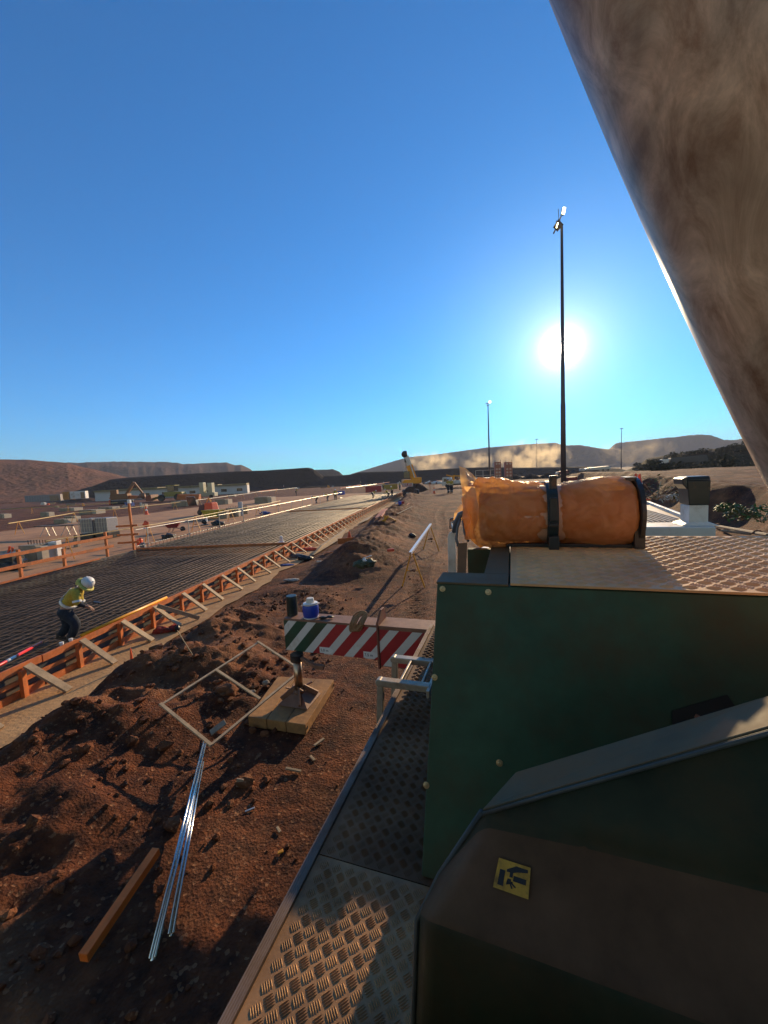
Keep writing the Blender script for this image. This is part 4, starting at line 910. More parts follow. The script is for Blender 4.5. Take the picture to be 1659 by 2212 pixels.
# ------------------------------------------------------------------ trestles and rails
TRH = 1.13
def make_trestle():
    t = empty('barrier_trestle', (0,0,0), 0, 'x', 'trestle')
    for s in (-1, 1):
        mb = MB(); mb.tube([(s*.37,0,0),(s*.035,0,TRH-.03)], .023, 6); mb.build('leg', yellow, t)
    mb = MB(); mb.bar((-.19,0,.56), (.19,0,.56), .02, .02); mb.build('spreader', yellow, t)
    mb = MB(); mb.bar((-.06,0,TRH-.03), (.06,0,TRH-.03), .05, .03); mb.bar((-.055,0,TRH), (-.055,0,TRH+.06), .03, .012); mb.bar((.055,0,TRH), (.055,0,TRH+.06), .03, .012)
    mb.build('saddle', yellow, t)
    return t
T0 = make_trestle(); used = [False]
def trestle(p, rz, lab, grp, white_=False):
    if not used[0]: o = T0; used[0] = True; o.location = p; o.rotation_euler = (0,0,rz); o['label'] = lab; o['group'] = grp
    else: o = copy_tree(T0, None, p, rz, lab, grp)
    return o
def rail(a, b, r, m, lab, grp, nm='barrier_rail', n=7):
    pts = [Vector(a).lerp(Vector(b), i/n)+Vector((0,0,random.uniform(-.012,.012)-.03*math.sin(math.pi*i/n))) for i in range(n+1)]
    mb = MB(); mb.tube(pts, r, 6); return tag(mb.build(nm, m), lab, 'barrier rail', grp)
gN = 'trestles of the white barrier on the track'
pa, pb = P0(893,1270), P0(931,1191)
az = math.atan2(pb.x-pa.x, pb.y-pa.y)
for p, lab in ((pa, 'nearest yellow trestle holding the near end of the white rail'), (pb, 'yellow trestle under the far end of the white rail')):
    t = trestle(p, -az, lab, gN)
    mb = MB(); mb.blob((.03,0,.57), (.07,.03,.035), 2, .4, seed=3); mb.blob((-.06,0,.56), (.04,.03,.03), 2, .4, seed=5); mb.build('spreader_clamp', rustst, t, smooth=True)
dirn = (pb-pa).normalized()
ra = pa+Vector((0,0,TRH+.06))-dirn*.35; rb = pb+Vector((0,0,TRH+.06))+dirn*.3
mb = MB(); mb.bar(ra, rb, .085, .085); RL = tag(mb.build('white_rail', mat('white_rail_paint', (.78,.76,.72), .3, var=.06), bevel=.006), 'white square rail resting on the two near yellow trestles', 'barrier rail')
mb = MB(); mb.bar(ra-dirn*.004, ra, .087, .087); mb.bar(rb, rb+dirn*.004, .087, .087); mb.build('end_cap', alu, RL)
# row beside the slab handrail
def row(pts, name, railm, rr, labs, ext=1.0, zz=TRH+.03):
    P = [P0(*p) for p in pts]
    for i, p in enumerate(P):
        q = P[min(i+1, len(P)-1)]-P[max(i-1, 0)]; trestle(p, -math.atan2(q.x, q.y), labs[0] % ORD[i], name)
    a = P[0]-(P[1]-P[0]).normalized()*ext; b = P[-1]+(P[-1]-P[-2]).normalized()*ext
    LPs = [a]+P[1:-1]+[b]
    for i in range(len(LPs)-1):
        rail(LPs[i]+Vector((0,0,zz)), LPs[i+1]+Vector((0,0,zz)), rr, railm, labs[1] % ORD[i], name+', rails')
ORD = ['nearest','second','third','fourth','fifth','sixth','seventh','eighth','ninth','tenth','eleventh','twelfth']
yrail = mat('cream_yellow_rail', (.70,.50,.18), .5, var=.1)
row([(150,1208),(324,1172),(424,1148),(500,1127),(559,1114),(602,1102)], 'yellow trestles just outside the slab handrail', yrail, .028, ['%s yellow trestle in the row just outside the slab handrail', '%s rail length over the trestles outside the slab handrail'], 1.0)
row([(43,1155),(162,1129),(249,1119),(315,1110),(379,1101)], 'yellow trestles along the back edge of the tan pad', yrail, .035, ['%s yellow trestle along the back edge of the tan pad', '%s rail length along the back edge of the tan pad'], 1.5)
row([(432,1093),(492,1083),(525,1078),(553,1072),(597,1066),(640,1060)], 'trestles beyond the red compressor', mat('pale_rail', (.72,.66,.5), .4, var=.1), .05, ['%s trestle in the row beyond the red compressor', '%s rail length in the row beyond the red compressor'], 1.5)
row([(70,1110),(148,1105)], 'far trestles at the left edge', yrail, .05, ['%s of the two far trestles on dark ground at the left', '%s rail length on the two far left trestles'], 8)
row([(752,1062),(790,1056),(812,1052)], 'trestles near the yellow crane', mat('pale_rail'), .07, ['%s trestle in the short row before the distant yellow crane', '%s rail length before the distant yellow crane'], 2)
# galvanised handrail along the left slab edge
HR = empty('slab_handrail', (leftx(20), 20, 0), 0, 'galvanised tube handrail along the far left edge of the slab', 'handrail')
iv = Matrix.Translation((-leftx(20), -20, 0))
hx = lambda y, z, o=0: (leftx(y)+o, y, z)
for y0 in [20.3+3.4*k for k in range(13)]:
    mb = MB(); mb.tube([hx(y0, .15, .12), hx(y0, 1.52, .12)], .024, 6, M=iv)
    for z in (.62, 1.42): mb.blob(tuple(iv @ Vector(hx(y0, z, .12))), .045, 1, .2)
    mb.build('post', silver, HR)
for z, nm in ((1.42, 'top_rail'), (.62, 'lower_rail')):
    for k, (y0, y1) in enumerate(((19.6,33),(32.6,47),(46.6,63))):
        mb = MB(); mb.tube([hx(y0, z+random.uniform(-.03,.03), .06+.1*(k%2)), hx(y1, z+random.uniform(-.03,.03), .06+.1*(k%2))], .021, 6, M=iv); mb.build(nm, silver, HR)
mb = MB()
for y in [19.8+.3*k for k in range(140)]: mb.tube([hx(y, .38, -.02), hx(y, .62, -.02), hx(y, .64, .2)], .012, 4, M=iv)
mb.build('starter_bars', rebar, HR)
EB = MB(); EB.bar(hx(2, .21, -.04), hx(75, .21, -.04), .04, .42); tag(EB.build('edge_board', mat('grey_green_board', (.12,.12,.10), .8, var=.3, scale=2, dirt=(.25,.15,.09))), 'long grey board forming the far left edge of the slab', 'edge board')
EB = MB(); EB.bar(hx(8, .46, .12), hx(17.3, .46, .10), .10, .06); tag(EB.build('edge_plank', timber), 'orange plank lying along the left slab edge under the timber fence', 'plank')
# orange timber guard fence
GF = empty('timber_fence', (leftx(15), 15, 0), 0, 'orange timber guard fence with two rails along the left slab edge', 'fence')
iv = Matrix.Translation((-leftx(15), -15, 0))
posts = [(8.0,1.45),(10.4,1.45),(12.3,1.45),(14.2,1.5),(15.9,1.2),(18.0,1.6)]
for y, h in posts: mb = MB(); mb.bar(hx(y, .0, -.12), hx(y, h, -.12), .10, .09, up=(0,1,0), M=iv); mb.build('post', timber, GF, bevel=.004)
for z, nm in ((1.34,'rail'),(.88,'rail')):
    for y0, y1 in ((6.5,12.6),(12.2,18.3)): mb = MB(); mb.bar(hx(y0, z+.02, -.05), hx(y1, z, -.05), .04, .13, M=iv); mb.build(nm, timber, GF, bevel=.004)
p = G(290,1188,.0); PS = empty('timber_post', (p.x, p.y, 0), 0, 'tall orange timber post with short cross pieces at the slab corner', 'post')
hh = D(281,1087,p.y).z; mb = MB(); mb.bar((0,0,0), (-.02,0,hh), .11, .10, up=(0,1,0)); mb.build('upright', timber, PS, bevel=.004)
for py in (1136,1155,1172): z = D(285,py,p.y).z; mb = MB(); mb.bar((-.95,.05,z), (.30,.05,z+.02), .05, .11); mb.build('cross_piece', timber, PS, bevel=.004)
mb = MB(); mb.box(-.07,.09,-.07,.07,hh-.0,hh+.2); mb.build('white_cap', whiteh, PS)
p = G(303,1178,.1); mb = MB(); mb.box(-.15,.15,-.1,.1,0,.38); mb.box(-.05,.12,-.03,.03,.38,.46); o = mb.build('jerry_can', redo, bevel=.03); o.location = p; tag(o, 'red fuel can standing beside the tall orange post', 'fuel can')
p = G(310,1188,.1); mb = MB(); mb.blob((0,0,.2), (.16,.14,.24), 2, .25); o = mb.build('grey_bucket', mat('grey_pail', (.18,.17,.16), .6), smooth=True); o.location = p; tag(o, 'dusty grey bucket on the slab corner beside the fuel can', 'bucket')
p = G(608,1172,.45); mb = MB(); mb.lathe([(.16,0),(.15,.04),(.09,.08),(.08,.3),(.04,.34)], 12); o = mb.build('vibrator_motor', white); o.location = p; tag(o, 'small white vibrator motor on the rebar at the first stop board', 'motor')
# concrete blocks on the pad and beyond: (x0, x1, ybase, ytop, label, steel stubs)
blocks = [(472,489,1090,1078,'grey concrete block beyond the red compressor'),(381,406,1094,1082,'low dark concrete block before the trestle row left of the compressor'),
 (558,582,1087,1073,'concrete block furthest right on the pad by the trestles'),(475,489,1121,1104,'pale concrete column in front of the yellow skip'),
 (493,514,1117,1097,'wide concrete block with steel studs beside the tall pale pipe'),(526,534,1111,1094,'narrow pale block just right of the tall pale pipe'),
 (137,154,1104,1097,'pair of pale blocks at the far edge of the dark ground left'),(92,103,1116,1106,'single pale block on the shadow strip at the left'),
 (143,158,1123,1115,'pale block behind the back rail above the workbench'),(122,143,1131,1121,'dark low block behind the back rail above the workbench'),(180,202,1111,1101,'dark and pale block before the tall orange post'),
 (220,237,1100,1095,'small pale block left of the tall orange post'),(-6,6,1120,1110,'pale block cut by the left edge of the view'),
 (48,92,1216,1177,'big grey concrete block behind the timber fence at left'),(94,114,1204,1174,'pale tall concrete block beside the white form panel'),
 (160,168,1183,1163,'slim pale block behind the second timber fence post'),(305,312,1097,1088,'small block right of the tall orange post'),(498,504,1073,1068,'tiny pale block in the far trestle row')]
for i, (x0, x1, yb, yt, lab) in enumerate(blocks):
    p = P0((x0+x1)/2, yb); w = (G(x1, yb, p.z)-G(x0, yb, p.z)).length; h = max(.2, D((x0+x1)/2, yt, p.y).z-p.z)
    B = empty('concrete_block', (p.x, p.y+w*.3, p.z-.03), -.15, lab, 'concrete block', 'concrete blocks standing on and around the pad')
    mb = MB(); mb.box(-w/2, w/2*(.5 if w > 1 else 1), -w*.3, w*.3, 0, h); mb.build('block', concrete, B, bevel=.02)
    if w > 1: mb = MB(); mb.box(w/4+.01, w/2, -w*.28, w*.3, 0, h*.92); mb.build('pale_panel', mat('pale_block_face', (.50,.42,.31), .8, var=.12), B, bevel=.01)
    mb = MB()
    for k in range(6): xx = -w/2*.8+k*w*.8/6; mb.tube([(xx,0,h),(xx,0,h+.22)], .018, 5)
    mb.build('steel_stubs', rebar, B)
p = P0(521,1115); mb = MB(); hgt1 = D(521,1084,p.y).z; mb.box(-.22,.22,-.1,.1,0,hgt1); mb.box(-.16,.16,-.12,-.1,.1,hgt1-.1); o = mb.build('form_panel', mat('pale_blue_panel', (.42,.45,.52), .4, var=.1), bevel=.02); o.location = p; tag(o, 'tall pale blue form panel standing among the blocks', 'form panel')
p = P0(121,1208); mb = MB(); hgt1 = D(121,1169,p.y).z; mb.box(-.22,.22,-.15,.15,0,hgt1); mb.box(.2,.26,-.17,.17,0,hgt1+.04); o = mb.build('form_panel', white, bevel=.02); o.location = p; tag(o, 'white form panel against the block behind the timber fence', 'form panel')
# water tanks in cages
p = P0(207,1166); W_ = (G(231,1163,0)-G(184,1163,0)).length
for k in range(2):
    w = W_/2-.06; B = empty('caged_tank', (p.x-W_/4+k*W_/2, p.y+.5, 0), -.12, ('left' if k == 0 else 'right')+' of the two caged water tanks behind the timber fence', 'water tank', 'caged water tanks')
    mb = MB(); mb.box(-w/2+.03, w/2-.03, -.5, .5, .55, 1.55); mb.build('tank', mat('milky_plastic', (.30,.29,.29), .4, var=.1), B, bevel=.05)
    mb = MB()
    for q in range(6): x = -w/2+q*w/5; mb.bar((x,-.53,.5), (x,-.53,1.6), .03, .03, up=(0,1,0))
    for z in (.55,.9,1.25,1.58): mb.bar((-w/2,-.545,z), (w/2,-.545,z), .03, .03)
    mb.build('cage', silver, B); mb = MB(); mb.box(-w/2, w/2, -.55, .55, 0, .48); mb.build('dark_base', blackm, B, bevel=.02)
p = P0(128,1158); WB = empty('workbench', p, -.1, 'long dark workbench on splayed legs behind the timber fence', 'workbench')
mb = MB(); mb.box(-1.8, 1.8, -.4, .4, .85, .93); mb.build('bench_top', mat('dark_board', (.13,.09,.07), .8), WB, bevel=.01)
for x in (-1.2,-.6,.7,1.3):
    mb = MB(); mb.tube([(x,0,.85),(x-.25,-.3,0)], .025, 5); mb.tube([(x,0,.85),(x+.12,.2,0)], .025, 5); mb.build('leg', silver, WB)
# orange crate and black skip at far left
p = P0(36,1219); CR2 = empty('orange_trolley', p, -.1, 'orange framed trolley with white slats at the left edge', 'trolley')
mb = MB(); mb.bar((-.6,0,.1), (-.25,0,.95), .08, .08); mb.bar((-.25,0,.1), (-.1,0,.9), .07, .07); mb.build('frame', redo, CR2, bevel=.01)
mb = MB(); 
for k in range(4): mb.bar((-.2,0,.15+k*.16), (.5,0,.2+k*.16), .06, .05)
mb.build('slats', white, CR2); p = P0(16,1232); mb = MB(); mb.blob((0,.0,.3), (1.0,.5,.38), 3, .2); mb.box(-.1,.6,-.3,.3,.1,.8); o = mb.build('covered_machine', black); o.location = p; tag(o, 'black covered machine behind the slab edge at far left', 'machine')
# red compressor with sunlit hood
p = P0(452,1112); CP = empty('compressor', p, -.35, 'red and black towed compressor parked on the tan pad', 'compressor')
mb = MB(); mb.hexa([(-.2,-.6,.5),(1.1,-.6,.5),(1.1,.6,.5),(-.2,.6,.5),(-.15,-.5,1.5),(.95,-.5,1.55),(.95,.5,1.55),(-.15,.5,1.5)]); mb.build('hood', redo, CP, bevel=.12)
mb = MB(); mb.hexa([(-1.2,-.6,.35),(-.22,-.6,.35),(-.22,.6,.35),(-1.2,.6,.35),(-1.0,-.5,1.2),(-.22,-.5,1.35),(-.22,.5,1.35),(-1.0,.5,1.2)]); mb.build('engine_box', mat('dark_red_engine', (.10,.02,.02), .5, var=.4), CP, bevel=.05)
mb = MB(); mb.bar((-.3,0,1.45), (.1,0,2.1), .07, .07); mb.bar((.5,0,1.5), (.1,0,2.1), .07, .07); mb.bar((.1,0,2.1), (.6,.0,1.7), .05, .05); mb.build('lifting_frame', yellow, CP)
for x in (-.9,.7): mb = MB(); mb.lathe([(.1,-.1),(.33,-.1),(.35,0),(.33,.1),(.1,.1)], 16, Matrix.Translation((x,-.55,.35)) @ Matrix.Rotation(math.pi/2, 4, 'X')); mb.build('wheel', black, CP)
p = P0(417,1094); MBs = MB(); MBs.box(-.9,.9,-.03,.03,.1,1.9); o = MBs.build('bright_sheet', alu, bevel=.01); o.location = p; o.rotation_euler = (.3,0,-.2); tag(o, 'bright metal sheet leaning by the trestle left of the compressor', 'metal sheet')
# yellow skip
p = P0(462,1120); mb = MB(); mb.hexa([(-.8,-.5,.15),(.8,-.5,.15),(.8,.5,.15),(-.8,.5,.15),(-1.0,-.6,.95),(1.0,-.6,.95),(1.0,.6,.95),(-1.0,.6,.95)]); mb.box(-1.03,1.03,-.63,-.6,.86,.98)
o = mb.build('yellow_skip', mat('yellow_skip_paint', (.50,.36,.03), .5, var=.2), bevel=.02); o.location = p; o.rotation_euler = (0,0,-.1); tag(o, 'yellow steel skip in front of the concrete blocks', 'skip')
# wheelbarrow
p = P0(374,1149); WBW = empty('wheelbarrow', p, .3, 'dark red wheelbarrow on the tan pad outside the handrail', 'wheelbarrow')
mb = MB(); mb.hexa([(-.30,-.25,.35),(.35,-.25,.35),(.35,.25,.35),(-.30,.25,.35),(-.55,-.38,.72),(.62,-.38,.80),(.62,.38,.80),(-.55,.38,.72)]); mb.build('tray', mat('dark_red_tray', (.22,.03,.035), .5, var=.2), WBW, bevel=.02)
for s in (-1,1): mb = MB(); mb.tube([(.7,s*.05,.22),(.1,s*.2,.33),(-1.0,s*.28,.62)], .02, 6); mb.build('handle', silver, WBW); mb = MB(); mb.tube([(-.2,s*.2,.35),(-.3,s*.22,0),(-.05,s*.22,0),(.1,s*.2,.34)], .016, 6); mb.build('leg', black, WBW)
mb = MB(); mb.lathe([(.05,-.04),(.18,-.045),(.2,0),(.18,.045),(.05,.04)], 16, Matrix.Translation((.72,0,.2)) @ Matrix.Rotation(math.pi/2, 4, 'X')); mb.build('wheel', black, WBW)
p = P0(443,1135); GN = empty('plate_compactor', p, .2, 'small black and white plate compactor on the tan pad', 'compactor')
mb = MB(); mb.box(-.3,.3,-.2,.2,0,.1); mb.blob((0,0,.32), (.26,.2,.2), 2, .2); mb.build('engine', black, GN); mb = MB(); mb.box(.1,.22,-.1,.1,.3,.75); mb.build('filter', whiteh, GN, bevel=.02); mb = MB(); mb.tube([(-.2,0,.2),(-.65,0,.95),(-.85,0,1.0)], .02, 6); mb.build('handle', black, GN)
for px, py, s, lab in ((366,1163,.45,'dark heap of bags on the pad below the wheelbarrow'), (471,1135,.5,'dark cable heap on the pad right of the compactor'),(572,1112,.5,'blue sheet crumpled on the pad behind the handrail')):
    p = P0(px, py); mb = MB(); mb.blob((0,0,s*.3), (s,s*.7,s*.5), 3, .35, 2, seed=px); o = mb.build('heap' if 'blue' not in lab else 'sheet', black if 'blue' not in lab else mat('blue_cloth'), smooth=True); o.location = p; tag(o, lab, 'heap')
p = G(306,1168,1.15); mb = MB(); mb.blob((0,0,0), (.2,.1,.22), 2, .3, seed=3); o = mb.build('orange_vest', redo, smooth=True); o.location = P0(318,1160)+Vector((0,0,.95)); tag(o, 'orange vest hung on a yellow trestle by the tall post', 'vest')
# traffic cones
def cone(p, s, lab):
    C = empty('traffic_cone', p, 0, lab, 'traffic cone', 'orange traffic cones'); 
    mb = MB(); mb.box(-.19*s,.19*s,-.19*s,.19*s,0,.04*s); mb.lathe([(.14*s,.04*s),(.03*s,.75*s),(.02*s,.76*s)], 14); mb.build('body', redo, C)
    mb = MB(); mb.lathe([(.105*s,.26*s),(.07*s,.50*s),(.06*s,.50*s)], 14); mb.build('white_band', whiteh, C); return C
cone(P0(1696/2.0,1000) if False else P0(938,1066), 1.25, 'orange traffic cone standing right of the distant dirt pile')
cone(P0(907,1042), 1.3, 'small distant cone beyond the dirt pile'); cone(P0(317,1112), 1.6, 'orange cone by the back row of trestles, left of the compressor')
cone(P0(944,1040), 1.2, 'far cone on the track below the white truck')
for k, (px, py) in enumerate(((1367,1081),(1373,1079),(1381,1080))):
    cone(P0(px, py), .9, '%s of three small cones on the ground behind the cab roof' % ['leftmost','middle','rightmost'][k])
p = P0(929,1062); mb = MB(); mb.bar((0,0,0), (0,0,1.5), .06, .06, up=(0,1,0)); o = mb.build('marker_post', timber); o.location = p; tag(o, 'thin orange marker post at the foot of the dirt pile', 'post')
# ------------------------------------------------------------------ far things
def place(name, px, py, lab, cat, rz=0, grp=None, Y=None):
    p = P0(px, py) if Y is None else Vector((D(px, py, Y).x, Y, gz(D(px, py, Y).x, Y)))
    return empty(name, p, rz, lab, cat, grp), p
def face(p): return -math.atan2(p.x, p.y)
# long white site building
a, b = G(206,1079,0), G(533,1064,0); a = a*(150/a.y) if False else D(206,1079,138); b = D(535,1066,150); a.z = b.z = 0
bd = (b-a); Lb = bd.length; rz = math.atan2(bd.y, bd.x)
SB = empty('site_building', a, rz, 'long low white site building with olive roof under the dark stockpile', 'building')
HB = 3.3
mb = MB(); mb.box(0, Lb, 0, 8, -.5, HB); mb.build('wall', mat('white_cladding', (.60,.58,.56), .6, var=.06, scale=.4), SB)
mb = MB(); nseg = 5
for k in range(nseg):
    x0, x1 = Lb*k/nseg, Lb*(k+1)/nseg
    mb.hexa([(x0,-.8,HB),(x1-.1,-.8,HB),(x1-.1,9,HB),(x0,9,HB),(x0,-.8,HB+.5+.25*(k%2)),(x1-.1,-.8,HB+.75),(x1-.1,9,HB+.8),(x0,9,HB+.6)])
mb.build('roof', mat('olive_roof', (.24,.19,.09), .7, var=.15, scale=.3), SB)
for t in (.10,.30,.42,.60,.72,.815,.925):
    x = Lb*t; mb = MB(); mb.box(x, x+2.1, -.06, 0, 1.1, 2.2); w = mb.build('window', glassd, SB); mb = MB(); mb.box(x-.12, x, -.1, 0, .98, 2.32); mb.box(x+2.1, x+2.22, -.1, 0, .98, 2.32); mb.box(x, x+2.1, -.1, 0, 2.2, 2.32); mb.build('frame', white, w)
# containers at left
for x0, x1, yb, yt, m_, lab in ((142,158,1079,1062,mat('orange_container',(.55,.25,.06),.5,var=.1),'orange shipping container lit by the sun at the foot of the red hill'), (159,186,1077,1061,white,'white shipping container beside the orange one'), (67,128,1083,1069,mat('grey_canopy',(.30,.28,.27),.7,var=.1),'long grey low shelter left of the containers')):
    Yd = 115; p = D((x0+x1)/2, yb, Yd); w = (D(x1,yb,Yd)-D(x0,yb,Yd)).length; h = D((x0+x1)/2, yt, Yd).z-p.z
    o_, _ = None, None; E_ = empty('shipping_container' if 'container' in lab[:30] else 'shelter', (p.x, Yd, p.z), face(p)*.5, lab, 'container' if 'shipping' in lab else 'shelter')
    mb = MB(); mb.box(-w/2, w/2, -1.2, 1.2, 0, h); 
    for q in range(14): mb.box(-w/2+q*w/14, -w/2+(q+.5)*w/14, -1.26, -1.2, .1, h-.1)
    mb.build('shell', m_, E_); mb = MB(); mb.box(w*.2, w*.45, -1.30, -1.262, .1, h*.85); mb.build('door', greyply, E_)
# yellow loader
LD, p = place('wheel_loader', 366, 1078, 'green-yellow wheel loader parked before the white site building', 'loader', -.1, Y=104)
mb = MB(); mb.hexa([(-.6,-1.1,1.1),(4.6,-1.1,1.1),(4.6,1.1,1.1),(-.6,1.1,1.1),(-.6,-1,2.5),(4.2,-1,2.3),(4.2,1,2.3),(-.6,1,2.5)]); mb.bar((-.4,0,1.6), (-4.2,0,.8), 1.2, .5); mb.build('body', mat('olive_yellow', (.26,.22,.04), .6, var=.3), LD, bevel=.1)
mb = MB(); mb.box(.2,2.2,-.9,.9,2.5,4.0); cbn = mb.build('cab', glassd, LD, bevel=.05); mb = MB(); mb.box(0,2.5,-1.05,1.05,4.0,4.2); mb.build('roof', mat('olive_yellow'), cbn)
mb = MB(); mb.hexa([(-5.6,-1.5,.2),(-4.0,-1.5,.2),(-4.0,1.5,.2),(-5.6,1.5,.2),(-5.9,-1.5,1.5),(-4.2,-1.5,1.9),(-4.2,1.5,1.9),(-5.9,1.5,1.5)]); mb.build('bucket', rustst, LD)
for x in (-1.4, 3.2): mb = MB(); mb.lathe([(.3,-.3),(.85,-.35),(.95,0),(.85,.35),(.3,.3)], 20, Matrix.Translation((x,-1.2,.9)) @ Matrix.Rotation(math.pi/2, 4, 'X')); mb.build('wheel', black, LD)
MC, p = place('site_machine', 449, 1074, 'pale cream machine with two upright stacks before the site building', 'machine', -.1, Y=112)
mb = MB(); mb.box(-2.6,2.6,-1,1,.5,1.6); mb.box(-1.9,-.7,-.8,.8,1.6,4.6); mb.box(.6,1.9,-.8,.8,1.6,4.4); mb.bar((-.6,0,1.7),(.6,0,3.6),.3,.3); mb.build('body', mat('cream_paint', (.52,.48,.32), .6, var=.2), MC, bevel=.08)
for x in (-1.7,1.7): mb = MB(); mb.lathe([(.1,-.2),(.5,-.25),(.5,.25),(.1,.2)], 14, Matrix.Translation((x,-1.1,.5)) @ Matrix.Rotation(math.pi/2, 4, 'X')); mb.build('wheel', black, MC)
for x0, x1, py, hh, lab in ((385,432,1079,1.4,'long orange stack of timber beside the green-yellow loader'), (240,300,1078,.9,'orange timber stack in front of the site building at left')):
    a, b = D(x0,py,100), D(x1,py,100); mb = MB()
    for q in range(4): mb.bar(a+Vector((0,q*.1,.15+q*hh/4)), b+Vector((0,q*.1,.15+q*hh/4)), 1.6-.2*q, hh/4-.05)
    tag(mb.build('timber_stack', timber), lab, 'timber stack')
EX, p = place('excavator', 262, 1079, 'brown excavator with raised arm before the white site building', 'excavator', .2, Y=100)
mb = MB(); mb.box(-2,2,-1.3,1.3,1.1,2.6); mb.box(-1.9,-.4,-1.2,0,2.6,3.7); mb.build('body', mat('brown_machine', (.22,.09,.03), .6, var=.3), EX, bevel=.1)
mb = MB(); mb.bar((1.2,0,2.2), (3.4,0,5.4), .6, .7, up=(0,1,0)); mb.bar((3.4,0,5.4), (5.2,0,2.4), .4, .5, up=(0,1,0)); mb.build('arm', mat('brown_machine'), EX); mb = MB(); mb.box(-2.3,2.3,-1.6,-.9,0,.95); mb.box(-2.3,2.3,.9,1.6,0,.95); mb.build('tracks', black, EX, bevel=.2)
mb = MB(); mb.blob((5.2,0,1.8), (.8,.6,.8), 2, .2); mb.build('bucket', rustst, EX)
# scattered site material across the dark ground beyond the pad
scm = [white, concrete, redo, pale, silver, mat('blue_cloth'), rustst, yellow]
scn = ['white','pale concrete','red','pale timber','grey steel','blue','rusty','yellow']
pos = [(500+i*9+random.uniform(-4,4), 1058+random.uniform(-6,3)-i*.25) for i in range(42)]+[(random.uniform(60,330), random.uniform(1088,1098)) for _ in range(12)]
for i, (px, py) in enumerate(pos):
    p = P0(px, py); k = i % len(scm); s = random.uniform(.35, .8); mb = MB(); kk = i % 3
    if kk == 0: mb.box(-s,s,-s*.5,s*.5,0,s*.9); mb.box(-s*.7,s*.7,-s*.55,s*.3,s*.9,s*1.1); mb.box(-s*.2,s*.2,-s*.53,-s*.5,.1,s*.5)
    elif kk == 1:
        for q in range(4): mb.bar((-s*1.8,q*.15,.1+q*.12), (s*1.8,q*.15,.1+q*.12+random.uniform(-.1,.1)), .12, .1)
    else:
        mb.tube([(0,0,0),(0,0,s*1.6)], s*.3, 8); mb.tube([(s*.7,0,0),(s*.7,0,s*1.2)], s*.18, 8)
    o = mb.build(['supply_crate','timber_bundle','drum_pair'][kk] if False else ['supply_crate','timber_bundle','steel_drum'][kk], scm[k]); o.location = p; o.rotation_euler = (0,0,random.uniform(-.4,.4))
    tag(o, '%s %s, %s such from the left among the scattered site materials' % (scn[k], ['crate','bar bundle','upright drum'][kk], ORD[i//24].replace('nearest','first')), ['crate','bundle','drum'][kk], 'scattered site materials')
RP = [(694,1064,740,1060,'red'),(770,1058,810,1053,'red')]
for x0, y0, x1, y1, c in (((796,1062,818,1058,'r')),):
    pass
for px0, px1, py, hpx, m_, lab, nm in ((797,817,1063,13,red,'dark red mesh panel screen before the yellow box','panel_screen'), (836,852,1057,11,mat('ochre_box',(.42,.26,.03),.5,var=.15),'ochre yellow tool box container by the workers','site_box'), (733,742,1069,8,blue,'blue bin near the far end of the handrail','bin')):
    p = P0((px0+px1)/2, py); w = (G(px1,py,p.z)-G(px0,py,p.z)).length; h = hpx*p.y/FPX*.95
    mb = MB(); mb.box(-w/2,w/2,-.3,.3,.05,h); mb.box(-w/2-.05,w/2+.05,-.35,.35,h,h+.06); mb.box(-w/2,-w/2+.1,-.32,.32,0,.05); mb.box(w/2-.1,w/2,-.32,.32,0,.05); o = mb.build(nm, m_, bevel=.02); o.location = p; tag(o, lab, 'bin' if nm == 'bin' else 'box')
def longrail(x0, y0, x1, y1, lab):
    a, b = P0(x0, y0), P0(x1, y1); o = empty('red_rail', a, 0, lab, 'rail'); mb = MB(); d = b-a
    mb.bar((0,0,1.0), (d.x,d.y,d.z+1.0), .12, .2); mb.build('bar', mat('pale_red_rail',(.5,.12,.08),.6), o)
    for t in (.1,.5,.9): mb = MB(); q = d*t; mb.bar(q, q+Vector((0,0,1)), .1, .1, up=(0,1,0)); mb.build('leg', timber, o)
longrail(815,1051,842,1045,'short red rail nearer the yellow crane'); longrail(735,1062,780,1052,'red rail behind the short trestle row'); longrail(560,1068,600,1062,'red rail low before the far handrail end')
# distant yellow mobile crane
YC, p = place('yellow_crane', 888, 1049, 'distant yellow mobile crane with its boom raised over the dirt pile', 'crane', 0, Y=66)
s = 66/FPX   # metres per picture unit there
yc = mat('crane_yellow', (.95,.36,.01), .45, var=.12)
def q_(px, py, dy=0): v = D(px, py, 66+dy); return Vector((v.x-p.x, v.y-p.y, v.z-p.z))
bz_ = p.z
mb = MB(); c0 = q_(889,1047); mb.box(-1.3,1.3,-1.2,6,c0.z+.2,c0.z+.9); mb.build('carrier', yc, YC, bevel=.05)
mb = MB(); a = q_(872,1034); b = q_(884,1018); mb.box(a.x,b.x,-1,1,a.z,b.z); mb.build('cab', glassd, YC, bevel=.05)
mb = MB(); a = q_(870,1043); b = q_(908,1032); mb.box(b.x-1.6,b.x+.1,-1.1,1,a.z,b.z+.1); mb.box(a.x,b.x,-1,2,a.z-.2,a.z+.25); mb.build('superstructure', yc, YC, bevel=.05)
mb = MB(); a = q_(894,1036); b = q_(884,1005); mb.bar(a, b, 1.05, .9, up=(0,1,0)); boom_ = mb.build('boom', yc, YC)
mb = MB(); a = q_(885,1006); b = q_(878,985); mb.bar(a, b, .7, .6, up=(0,1,0)); mb.build('inner_boom', white, boom_)
mb = MB(); a = q_(896,1032,-.6); b = q_(883,993,-.6); mb.bar(a, b, .18, .15, up=(0,1,0)); mb.build('boom_edge', white, boom_)
